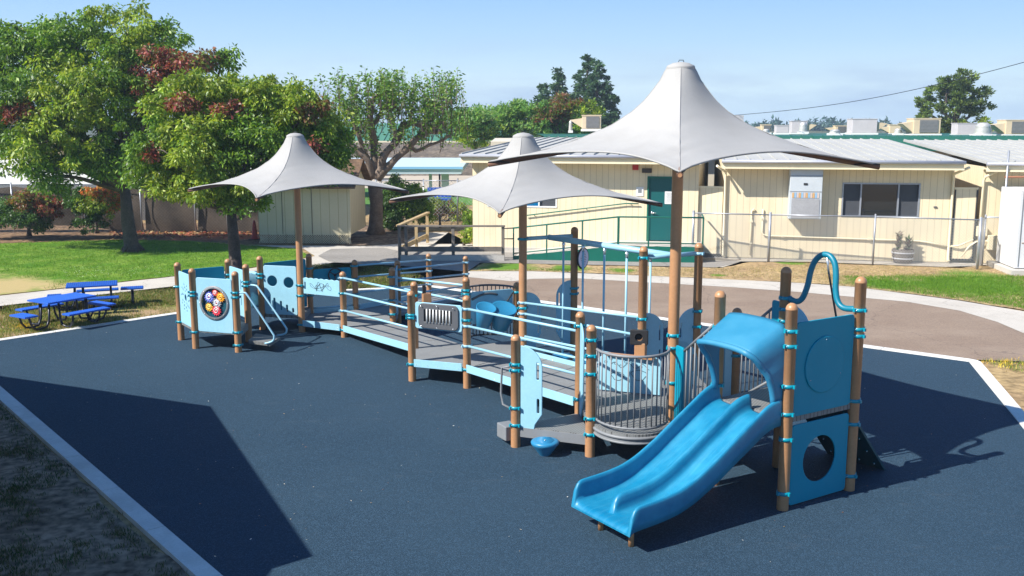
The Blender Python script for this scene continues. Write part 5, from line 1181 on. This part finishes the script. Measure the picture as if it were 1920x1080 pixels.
# long green roofed building behind the classrooms, with its rooftop plant
GB = thing('school_building', 'long flat building with a dark green roof edge behind the classrooms, crowded with rooftop plant', 'building')
mb = MB(); mb.box((22, 54.5, 1.75), (46, 16, 3.6), CRW); mb.build('wall', GB)
mb = MB(); mb.add([(1.5, 45.9, 3.42), (46, 45.9, 3.20), (46, 46.7, 3.80), (1.5, 46.7, 3.80), (1.5, 63, 3.80), (46, 63, 3.80), (1.5, 45.9, 3.2), (46, 45.9, 3.0)], [(0, 1, 2, 3), (3, 2, 5, 4), (6, 7, 1, 0)], ROOFG)
x = 1.6
while x < 45: mb.beam((x, 45.88, 3.3), (x, 46.7, 3.82), .05, .05, ROOFG); x += .5
mb.build('roof', GB)
GRPU = 'plant on the flat roof behind the classrooms'
def roofunit(name, label, px0, px1, py0, py1, Y, kind, m=PINKU, hood=0):
    a = D(px0, py1, Y); b = D(px1, py0, Y); w_ = b.x - a.x; h_ = b.z - a.z; dp = min(max(w_, .6), 1.6)
    T = thing(name, label, 'rooftop unit', ((a.x + b.x) / 2, Y, a.z - .02), math.radians(-6), GRPU)
    if kind == 'dome':
        mb = MB(); r = w_ / 2; mb.lathe((0, 0, 0), [(r * .95, 0), (r * 1.0, h_ * .12), (r * .9, h_ * .25), (r * .95, h_ * .3), (r * .86, h_ * .42), (r * .9, h_ * .48), (r * .78, h_ * .62), (r * .82, h_ * .66), (r * .68, h_ * .86), (r * .4, h_), (.001, h_)], METP, 20); mb.build('dome', T)
    else:
        mb = MB(); mb.box((0, dp / 2, h_ / 2 + .03), (w_, dp, h_ - .05), m); mod_bevel(mb.build('casing', T), .02)
        mb = MB(); mb.box((0, dp / 2, h_ - .01), (w_ + .04, dp + .04, .04), m); mb.build('lid', T)
        if kind == 'ac':
            mb = MB(); mb.box((w_ * .06, -.015, h_ * .52), (w_ * .68, .03, h_ * .75), GRILL)
            for k in range(9): mb.box((w_ * .06, -.035, h_ * (.18 + .085 * k)), (w_ * .68, .012, h_ * .015), GREY)
            mb.build('coil_grille', T)
    mb = MB(); mb.box((0, dp / 2 if kind != 'dome' else 0, .0), (w_ * 1.1, (dp if kind != 'dome' else w_) * 1.05, .1), WHITE); mb.build('kerb_base', T)
    if hood:
        s_ = hood; x0 = s_ * w_ / 2; L_ = .55; mb = MB(); mb.add([(x0, .1, h_ * .8), (x0, dp * .8, h_ * .8), (x0 + s_ * L_, dp * .8, h_ * .68), (x0 + s_ * L_, .1, h_ * .68), (x0, .1, h_ * .15), (x0, dp * .8, h_ * .15)], [(0, 3, 2, 1), (0, 4, 3), (1, 2, 5), (4, 5, 2, 3)], CREAMU); mb.build('intake_hood', T)
RU = [('vent_pipe', 'short pale vent pipe left of the air conditioner near the conifers', 1066, 1074, 225, 246, 45, 'dome', METP, 0),
 ('condenser_unit', 'square cream air conditioner in front of the tall conifers', 1091, 1127, 215, 243, 44, 'ac', CREAMU, -1),
 ('condenser_unit', 'small cream air conditioner with an intake hood, farthest left of the row', 1428, 1446, 233, 249, 56, 'ac', CREAMU, -1),
 ('roof_vent', 'tiny flat dome vent in front of the farthest left air conditioner', 1429, 1444, 241, 250, 50, 'dome', METP, 0),
 ('plant_box', 'small plain greyish box second in the row', 1455, 1479, 234, 250, 55, 'box', PINKU, 0),
 ('plant_box', 'greyish box behind a cylindrical vent, left half of the row', 1484, 1514, 226, 250, 57, 'box', PINKU, 1),
 ('roof_vent', 'upright cylindrical ribbed vent in front of a greyish box', 1497, 1515, 228, 248, 53, 'dome', METP, 0),
 ('condenser_unit', 'small cream air conditioner just left of the largest plain box', 1566, 1588, 235, 250, 57, 'ac', CREAMU, -1),
 ('roof_vent', 'low flat dome vent left of the largest plain box', 1554, 1577, 242, 251, 51, 'dome', METP, 0),
 ('plant_box', 'largest plain greyish box in the middle of the row', 1598, 1645, 222, 250, 54, 'box', PINKU, 1),
 ('plant_box', 'cream box with duct just right of the largest plain box', 1668, 1689, 233, 251, 58, 'box', CREAMU, -1),
 ('roof_vent', 'small dome vent between the largest box and the large air conditioner', 1676, 1692, 240, 251, 52, 'dome', METP, 0),
 ('condenser_unit', 'large air conditioner with a dark grille in front of the pine', 1713, 1764, 221, 252, 51, 'ac', CREAMU, -1),
 ('plant_box', 'greyish box left of the largest dome vent', 1795, 1832, 230, 253, 53, 'box', PINKU, 0),
 ('roof_vent', 'largest ribbed dome vent, right of the pine', 1826, 1861, 229, 253, 50, 'dome', METP, 0),
 ('condenser_unit', 'air conditioner with a big intake hood at the right edge', 1886, 1935, 224, 253, 50, 'ac', CREAMU, -1)]
for a in RU: roofunit(*a)
MP = thing('mast', 'short roof mast where the overhead cable ends behind the tall canopy', 'mast', tuple(D(1376, 250, 56)))
mb = MB(); mb.box((0, 0, .5), (.9, .6, 1.0), PINKU); mb.build('casing', MP)
pA = D(1378, 216, 56); pB = D(2060, 78, 37)
mb = MB(); mb.tube([pA + (pB - pA) * (i / 24) - Vector((0, 0, .5 * math.sin(PI * i / 24))) for i in range(25)], .014, BLACKM, 5, False); tag(mb.build('overhead_cable'), 'thin dark overhead cable crossing the sky at the right', 'cable')
PO = thing('utility_pole', 'wooden utility pole out to the right that holds the overhead cable', 'pole', (pB.x, pB.y, 0)); mb = MB(); mb.tube([(0, 0, 0), (0, 0, pB.z + .4)], .12, WOOD, 10); mb.build('post', PO)

# =====================================================================
#  TREES
# =====================================================================
PAL = dict(g=[(.07, .14, .012), (.10, .18, .015), (.14, .21, .02), (.045, .10, .012)], y=[(.17, .22, .02), (.22, .26, .03), (.13, .19, .02), (.09, .16, .015)],
           r=[(.17, .035, .03), (.20, .06, .04), (.13, .04, .03), (.10, .09, .03)], o=[(.45, .16, .05), (.30, .20, .05), (.14, .20, .03), (.40, .10, .05)], m=[(.15, .06, .035), (.13, .11, .03), (.08, .13, .02), (.11, .05, .03)],
           f=[(.09, .19, .04), (.13, .24, .06), (.16, .22, .06), (.07, .15, .04)], c=[(.03, .065, .03), (.04, .085, .035), (.055, .10, .04), (.02, .045, .025)], p=[(.07, .11, .02), (.11, .15, .025), (.045, .08, .02)],
           d=[(.03, .07, .012), (.05, .10, .02)], b=[(.035, .075, .06), (.05, .10, .08), (.03, .06, .055)])
def crown(name, lobes, nclump, per, size, parent, clump_r=.38, droop=.55, shape=.45, hole=.0, seed=1, flat=.7):
    r_ = np.random.default_rng(seed); vol = np.array([l[3] * l[4] * l[5] for l in lobes]) ** .67; pr = vol / vol.sum(); C_ = []; T_ = []
    for _ in range(nclump):
        k = r_.choice(len(lobes), p=pr); l = lobes[k]; v = r_.normal(size=3); v /= np.linalg.norm(v); v *= r_.uniform(0, 1) ** shape * (r_.uniform(1.12, 1.32) if r_.uniform() < .1 else 1)
        C_.append((l[0] + v[0] * l[3], l[1] + v[1] * l[4], l[2] + v[2] * l[5])); T_.append(l[6])
    C_ = np.array(C_); N = nclump * per; cen = np.repeat(C_, per, 0)
    sc = np.repeat(r_.uniform(.6, 1.35, nclump), per)
    g_ = r_.normal(size=(N, 3)); g_ /= np.linalg.norm(g_, axis=1)[:, None]; g_ *= (r_.uniform(0, 1, N) ** .5)[:, None]
    off = g_ * (clump_r * sc)[:, None] * np.array([1, 1, flat]); cen = cen + off; cen[:, 2] -= (off[:, 0] ** 2 + off[:, 1] ** 2) * .6
    out = off + r_.normal(0, .12, (N, 3)); out[:, 2] -= droop * clump_r; out /= np.linalg.norm(out, axis=1)[:, None] + 1e-6
    s_ = size * r_.uniform(.5, 1.4, N); ax = out * (s_ * .5)[:, None]
    w_ = np.cross(out, r_.normal(size=(N, 3))); w_ /= np.linalg.norm(w_, axis=1)[:, None] + 1e-6; w_ *= (s_ * .21)[:, None]
    cols = np.empty((N, 3)); tone = r_.uniform(.72, 1.25, nclump)
    for i, t in enumerate(T_):
        p_ = np.array(PAL[t]) * 1.5; cols[i * per:(i + 1) * per] = p_[r_.integers(0, len(p_), per)] * tone[i]
    cols *= r_.uniform(.75, 1.25, (N, 1))
    return leaves(name, cen.astype(np.float32), ax, w_, cols, LEAF, parent), C_
def limb(mb, a, b, ra, rb, m, wob=.12, n=7, rs=random):
    a = Vector(a); b = Vector(b); L_ = (b - a).length; P_ = []
    j = [Vector((rs.gauss(0, 1), rs.gauss(0, 1), rs.gauss(0, .5))) * wob * L_ * .25 for _ in range(3)]
    for i in range(n + 1):
        t = i / n; P_.append(a + (b - a) * t + j[0] * math.sin(PI * t) + j[1] * math.sin(2 * PI * t) * .5 + Vector((0, 0, 1)) * L_ * .06 * math.sin(PI * t))
    mb.tube(P_, ra, m, 8, True, rb); return P_
def tree(label, base, trunk, r0, lobes, nclump, per, size, bark=BARK, name='broadleaf_tree', cat='tree', group=None, seed=1, **kw):
    """trunk = list of points above the base; limbs run from its top to every lobe and on to a sample of leaf clumps"""
    T = thing(name, label, cat, (base[0], base[1], 0), 0, group); rs = random.Random(seed)
    inv = Vector((base[0], base[1], 0)); lb = [(l[0] - inv.x, l[1] - inv.y, *l[2:]) for l in lobes]
    mb = MB(); tp = [(0, 0, -.05), (0, 0, .12)] + [(p[0] - inv.x, p[1] - inv.y, p[2]) for p in trunk]; k = len(tp)
    mb.tube(tp, [r0 * 1.55, r0 * 1.15] + [r0 * (1 - .25 * i / max(1, k - 3)) for i in range(k - 2)], bark, 12)
    for i in range(5): a = i * 1.257 + seed; limb(mb, (math.cos(a) * r0 * .6, math.sin(a) * r0 * .6, .25), (math.cos(a) * r0 * 1.9, math.sin(a) * r0 * 1.9, -.04), r0 * .4, r0 * .15, bark, .05, 4, rs)
    mb.build('trunk', T)
    cr_, C_ = crown('crown', lb, nclump, per, size, T, seed=seed, **kw)
    mb = MB(); top = Vector(tp[-1])
    ends = []
    for l in lb:
        q = Vector((l[0], l[1], l[2] - l[5] * .2)); P_ = limb(mb, top - Vector((0, 0, .1)), q, r0 * .5, r0 * .14, bark, .22, 9, rs); ends += P_[4:]
    for c in C_[:: max(1, len(C_) // 90)]:
        c = Vector(c); e = min(ends, key=lambda p: (p - c).length); limb(mb, e, c, r0 * .12, .008, bark, .5, 5, rs)
    mb.build('branches', T); return T
def lob(l, Y0=0):
    out = []
    for px, py, Y, rx, ry, rz, t in l: v = D(px, py, Y); out.append((v.x, v.y, v.z, rx, ry, rz, t))
    return out
T1 = lob([(70, 95, 34.5, 1.5, 1.4, .95, 'g'), (140, 75, 34, 1.4, 1.4, .9, 'g'), (235, 62, 34, 1.25, 1.2, .95, 'y'), (300, 85, 34, 1.1, 1.1, .9, 'g'), (60, 180, 33.2, 1.5, 1.5, 1.1, 'g'), (160, 165, 33, 1.7, 1.5, 1.3, 'y'),
          (235, 160, 33.6, 1.5, 1.5, 1.4, 'g'), (318, 130, 32.6, .85, .8, .75, 'r'), (375, 110, 33.3, .85, .8, .45, 'm'), (415, 110, 33.8, .6, .6, .35, 'g'), (290, 160, 33.4, 1.0, .9, 1.0, 'r'), (20, 265, 33.2, 1.3, 1.3, .95, 'g'), (110, 265, 32.8, 1.5, 1.4, 1.0, 'y'), (90, 325, 32.8, 1.0, 1.0, .65, 'g'),
          (200, 290, 33.2, 1.2, 1.2, .8, 'g'), (265, 240, 34.8, 1.3, 1.2, 1.2, 'g'), (-50, 120, 34.5, 1.5, 1.5, 1.2, 'g'), (-60, 240, 34, 1.4, 1.4, 1.1, 'g'), (35, 205, 32.5, .5, .4, .25, 'r'), (0, 75, 35, .9, .9, .5, 'g')])
tree('largest green tree on the lawn at the left with a crimson patch in its crown', (-13.22, 33.9), [(-13.3, 33.9, 1.0), (-13.35, 33.95, 2.2)], .22, T1, 860, 125, .145, seed=3, clump_r=.40, shape=.38)
T2 = lob([(395, 175, 28, 1.3, 1.3, .65, 'y'), (465, 190, 28, 1.3, 1.3, .7, 'y'), (330, 205, 27.8, .95, 1.1, .75, 'y'), (530, 205, 28, 1.1, 1.2, .7, 'y'), (590, 235, 28.3, .85, 1.1, .75, 'y'), (300, 275, 27.3, .9, 1.1, .75, 'g'), (380, 265, 27, 1.2, 1.3, .9, 'y'), (470, 270, 27.4, 1.3, 1.3, .9, 'g'),
          (560, 285, 28, 1.0, 1.2, .8, 'g'), (620, 275, 28.2, .6, .9, .75, 'g'), (335, 335, 27.2, .9, 1.0, .55, 'y'), (405, 345, 27.0, 1.0, 1.1, .55, 'y'), (450, 365, 27.2, .8, .9, .45, 'g'), (268, 320, 27.4, .5, .7, .45, 'g'), (435, 203, 26.9, .42, .3, .16, 'r'), (585, 205, 27.6, .5, .5, .25, 'm'), (345, 195, 26.9, .3, .3, .25, 'r'), (590, 275, 27.0, .2, .2, .2, 'r'), (290, 280, 26.5, .3, .2, .18, 'r')])
tree('yellowish green tree on the lawn just behind the gear panel deck', (-7.95, 28.0), [(-7.98, 28.0, .9), (-8.02, 28.0, 1.95)], .17, T2, 780, 125, .12, seed=8, clump_r=.33, shape=.38)

# the pollarded tree
T = thing('pollarded_tree', 'hard pruned tree with thick bare limbs and upright sprouts behind the garden shed', 'tree', (-5.5, 39.5, 0)); inv = Vector((-5.5, 39.5, 0)); rs = random.Random(4)
mb = MB(); mb.tube([(0, 0, -.05), (0, 0, .3), (.05, 0, 1.2), (0, 0, 2.0)], [.42, .29, .26, .30], BARKP, 14); mb.build('trunk', T)
mb = MB(); limbs = []
for pts_, r_ in [(((700, 335), (690, 300), (655, 265), (640, 245)), .17), (((703, 335), (700, 280), (694, 215), (697, 190), (712, 178)), .17), (((706, 335), (722, 290), (745, 260), (752, 235), (775, 228), (790, 235)), .18), (((708, 335), (735, 305), (770, 270), (790, 250), (822, 246)), .17),
              (((745, 262), (735, 225), (728, 205), (745, 195)), .11), (((785, 250), (800, 238), (822, 238)), .1), (((790, 252), (800, 215), (812, 195)), .08), (((655, 265), (668, 235), (680, 250)), .09), (((768, 270), (778, 285), (830, 262), (845, 255)), .08), (((697, 240), (715, 205), (730, 200)), .1), (((640, 250), (612, 235), (600, 215)), .09), (((690, 300), (668, 240), (655, 205)), .1), (((790, 235), (825, 205), (850, 190)), .07)]:
    P_ = []
    for i, (px, py) in enumerate(pts_):
        v = D(px, py, 39.5) - inv; v.y += rs.uniform(-.8, .8) * (i / len(pts_)) ; P_.append(v)
    sm = []
    for i in range(len(P_) - 1):
        for k in range(4): sm.append(P_[i].lerp(P_[i + 1], k / 4) + Vector((rs.gauss(0, .02), rs.gauss(0, .02), rs.gauss(0, .02))))
    sm.append(P_[-1]); mb.tube(sm, [r_ * (1 - .45 * i / len(sm)) * rs.uniform(.85, 1.2) for i in range(len(sm))], BARKP, 9); limbs.append(sm)
cen = []; axs = []; wds = []; cls = []
for k in range(235):
    l = rs.choice(limbs); p = rs.choice(l[len(l) // 3:]) + Vector((rs.gauss(0, .45), rs.gauss(0, .8), rs.gauss(0, .1))); h = rs.uniform(.7, 2.0) * (1.0 if p.z > 3.2 else .55)
    h = min(h, 6.35 - p.z + rs.uniform(-.4, .15))
    if h < .2: continue
    q = p + Vector((rs.gauss(0, .14) * h, rs.gauss(0, .14) * h, h)); mb.tube([p, p.lerp(q, .5) + Vector((rs.gauss(0, .04), 0, 0)), q], [.019, .012, .005], BARKP, 5, False)
    for i in range(40):
        t = rs.uniform(.15, 1.05); c = p.lerp(q, t) + Vector((rs.gauss(0, .11), rs.gauss(0, .11), rs.gauss(0, .05))); cen.append(c); a = Vector((rs.gauss(0, 1), rs.gauss(0, 1), rs.gauss(-.2, .6))).normalized(); axs.append(a * .078 * rs.uniform(.7, 1.3)); w_ = a.cross(Vector((rs.gauss(0, 1), rs.gauss(0, 1), rs.gauss(0, 1)))).normalized(); wds.append(w_ * .037); cls.append([v * 1.3 for v in rs.choice(PAL['f'] + PAL['g'])])
mb.build('branches', T)
leaves('leaves', np.array([tuple(c) for c in cen], np.float32), np.array([tuple(c) for c in axs]), np.array([tuple(c) for c in wds]), np.array(cls), LEAF, T)

# shrubs
tree('dark reddish shrub in front of the lawn fence at the left edge', G(55, 441), [(*G(55, 441), .7)], .06, lob([(20, 392, 37.6, .9, .8, .5, 'd'), (60, 380, 37.5, 1.0, .8, .45, 'm'), (90, 385, 37.4, .6, .7, .45, 'r'), (50, 412, 37.3, .95, .7, .5, 'd'), (-15, 398, 37.5, .9, .8, .6, 'd')]), 270, 75, .12, name='shrub', cat='shrub', seed=11, clump_r=.25)
tree('orange tipped shrub with slanting bare stems in front of the lawn fence', G(182, 436), [(*G(178, 436), .8)], .05, lob([(150, 373, 37.8, .7, .6, .4, 'd'), (190, 364, 37.7, .8, .6, .35, 'o'), (215, 370, 37.7, .5, .5, .4, 'o'), (180, 385, 37.6, .9, .6, .4, 'y'), (170, 410, 37.8, .6, .5, .5, 'd')]), 200, 75, .12, name='shrub', cat='shrub', seed=12, clump_r=.24)
tree('dark leafy shrub filling the corner right of the pollarded tree', G(752, 428), [(*G(752, 428), .6)], .06, lob([(728, 375, 41, .7, .6, .7, 'd'), (765, 370, 41, .7, .6, .7, 'g'), (740, 405, 40.8, .6, .6, .5, 'd'), (790, 395, 41, .5, .6, .6, 'g'), (745, 345, 41.5, .3, .3, .35, 'd')]), 230, 80, .13, name='shrub', cat='shrub', seed=13, clump_r=.28)
tree('yellowish shrub behind the chain link fence left of the cream classroom', G(825, 425), [(*G(825, 425), .5)], .04, lob([(812, 390, 45, .45, .4, .6, 'y'), (835, 395, 45, .5, .4, .5, 'm'), (860, 395, 45, .4, .4, .5, 'y')]), 70, 60, .12, name='shrub', cat='shrub', seed=14, clump_r=.24)
tree('small bright green shrub at the left corner of the cream classroom', (-1.75, 35.5), [(-1.75, 35.5, .3)], .03, lob([(876, 442, 35.4, .22, .3, .3, 'y'), (880, 415, 36, .2, .3, .4, 'g')]), 40, 50, .1, name='shrub', cat='shrub', seed=15, clump_r=.16)
tree('dark trunked tree close behind the lawn fence right of centre of the two lawn trees', (-12.3, 41.6), [(-12.35, 41.6, 1.4), (-12.1, 41.6, 2.6)], .28, lob([(400, 280, 41.6, 1.6, 1.3, 1.0, 'g'), (350, 300, 42, 1.2, 1.2, .9, 'g'), (470, 290, 42, 1.5, 1.2, 1.0, 'd')]), 200, 80, .16, seed=16, clump_r=.4)

# trees in the middle distance
MG = 'pale green trees behind the cream classroom'
for k, (lab, b_, L_) in enumerate([('pale green tree directly right of the pollarded tree, leftmost of its row', (-1.9, 60), [(868, 225, 60, 1.3, 1.3, 1.0, 'f'), (905, 228, 60, 1.2, 1.2, .9, 'f'), (885, 248, 60, 1.5, 1.2, .8, 'y')]),
        ('pale green tree between its neighbours behind the middle canopy peak', (.5, 62), [(940, 222, 62, 1.3, 1.3, .95, 'f'), (975, 215, 62, 1.3, 1.3, 1.1, 'f'), (960, 245, 62, 1.7, 1.2, .9, 'f')]),
        ('brown tipped pale tree at the foot of the tall conifers', (3.3, 61), [(1020, 208, 61, 1.3, 1.2, .9, 'f'), (1055, 200, 61, 1.2, 1.2, .75, 'm'), (1030, 215, 60.5, 1.2, .6, .7, 'm'), (1090, 212, 61, 1.2, 1.2, .85, 'y'), (1040, 232, 61, 1.9, 1.2, .9, 'f'), (1100, 235, 61, .9, 1.0, .8, 'f')])]):
    tree(lab, b_, [(b_[0], b_[1], 1.2), (b_[0], b_[1], 2.4)], .18, lob(L_), 150, 70, .22, bark=BARKP, group=MG, seed=20 + k, clump_r=.42, droop=-.3, shape=.5)
def conifer(label, px, ytop, ybot, Y, w_, seed):
    rs = random.Random(seed); top = D(px, ytop, Y); b = Vector((top.x, Y, 0)); T = thing('conifer', label, 'tree', tuple(b), 0, 'tall conifers beyond the classrooms'); H_ = top.z
    mb = MB(); mb.tube([(0, 0, 0), (0, 0, H_ * .6), (0, 0, H_ - .2)], [.4, .2, .03], BARK, 8); mb.build('trunk', T)
    lb = []; z = H_ - .15; z0 = max(1.5, H_ * .15)
    while z > z0:
        t = (H_ - z) / (H_ - z0); rr = w_ * (t ** .75) * .95 + .12; nb = max(3, int(4 + t * 7)); ph = rs.uniform(0, 6)
        for k in range(nb):
            a = ph + 2 * PI * k / nb + rs.gauss(0, .2); q = rr * rs.uniform(.72, 1.1)
            for f in (.9, .5): lb.append((math.cos(a) * q * f, math.sin(a) * q * f, z - .18 * q * f, .14 + .2 * q * .5, .14 + .2 * q * .5, .12 + .05 * q, 'c'))
        z -= .32 + .25 * t
    crown('crown', lb, len(lb) * 2, 34, .36, T, clump_r=.42, droop=.1, seed=seed, flat=.5)
conifer('tallest dark conifer beyond the cream classroom', 1102, 103, 240, 100, 4.3, 31)
conifer('shorter dark conifer close on the left of the tallest one', 1046, 128, 240, 101, 3.7, 32)
conifer('dark conifer tucked against the right shoulder of the tallest one', 1120, 112, 240, 98, 4.2, 33)
conifer('lowest dark conifer at the left end of the group', 1018, 158, 240, 102, 3.0, 34)
tree('broad dark pine rising behind the rooftop plant at the right', (D(1785, 240, 82).x, 82), [(D(1785, 240, 82).x, 82, 2), (D(1785, 240, 82).x, 82, 4)], .35,
     lob([(1800, 150, 82, 1.6, 1.5, .8, 'p'), (1775, 165, 82, 1.2, 1.4, .6, 'p'), (1835, 172, 82, 1.1, 1.2, .5, 'p'), (1745, 190, 82, 1.3, 1.3, .8, 'p'), (1800, 195, 82, 1.8, 1.5, 1.0, 'p'), (1835, 205, 82, 1.1, 1.2, .7, 'p'), (1760, 220, 82, 1.6, 1.4, .8, 'p'), (1730, 212, 82, .8, .9, .6, 'p'), (1820, 232, 82, 1.6, 1.4, .8, 'y'), (1800, 175, 82, 1.2, 1.2, .7, 'p'), (1775, 245, 82, 1.3, 1.2, .6, 'p')]), 190, 70, .28, name='pine_tree', seed=41, clump_r=.42, droop=-.2)
# far wooded ridge
mb = MB(); n = 60; vs = []
hz = lambda x: 3.2 + 1.2 * mn.noise(Vector((x * .01, 3, 0)))
for i in range(n + 1):
    x = -260 + 620 * i / n
    for y, z in ((300, -.3), (330, hz(x) * .8), (370, hz(x)), (450, -1)): vs.append((x, y, z))
mb.add(vs, [(i * 4 + j, (i + 1) * 4 + j, (i + 1) * 4 + j + 1, i * 4 + j + 1) for i in range(n) for j in range(3)], mat('hill_grass', (.09, .10, .05), .95, var=.3, scale=.02), True); struct(mb.build('hills'))
r2 = np.random.default_rng(9); lb = []
for k in range(150):
    x = r2.uniform(55, 250); 
    h = 2.4 + 2.6 * abs(mn.noise(Vector((x * .05, 0, 5)))) + r2.uniform(-.4, .8)
    if 146 < x < 160: h *= .6
    lb.append((x, 340 + r2.uniform(-12, 12), hz(x) + h * .45 - 1.0, r2.uniform(2, 4.5), 3, h * .7, 'b'))
for k in range(60):
    x = r2.uniform(-200, 55); lb.append((x, 345, hz(x) + .3, r2.uniform(3, 5), 3, 1.6, 'b'))
o, _ = crown('far_wood', lb, 2600, 12, 1.5, None, clump_r=1.5, droop=0, seed=50); o['kind'] = 'stuff'
# air between here and the far ridge
mb = MB(); mb.box((0, 210, 6.5), (700, 540, 16.6), WHITE); o = mb.build('haze'); o['kind'] = 'stuff'
hm = bpy.data.materials.new('haze_air'); hm.use_nodes = True; t = hm.node_tree; t.nodes.remove(t.nodes['Principled BSDF'])
pv = t.nodes.new('ShaderNodeVolumePrincipled'); pv.inputs['Color'].default_value = (.62, .78, .95, 1); pv.inputs['Density'].default_value = .0007; pv.inputs['Anisotropy'].default_value = .1
t.links.new(pv.outputs[0], t.nodes['Material Output'].inputs['Volume']); o.data.materials.clear(); o.data.materials.append(hm)
S.cycles.volume_bounces = 0
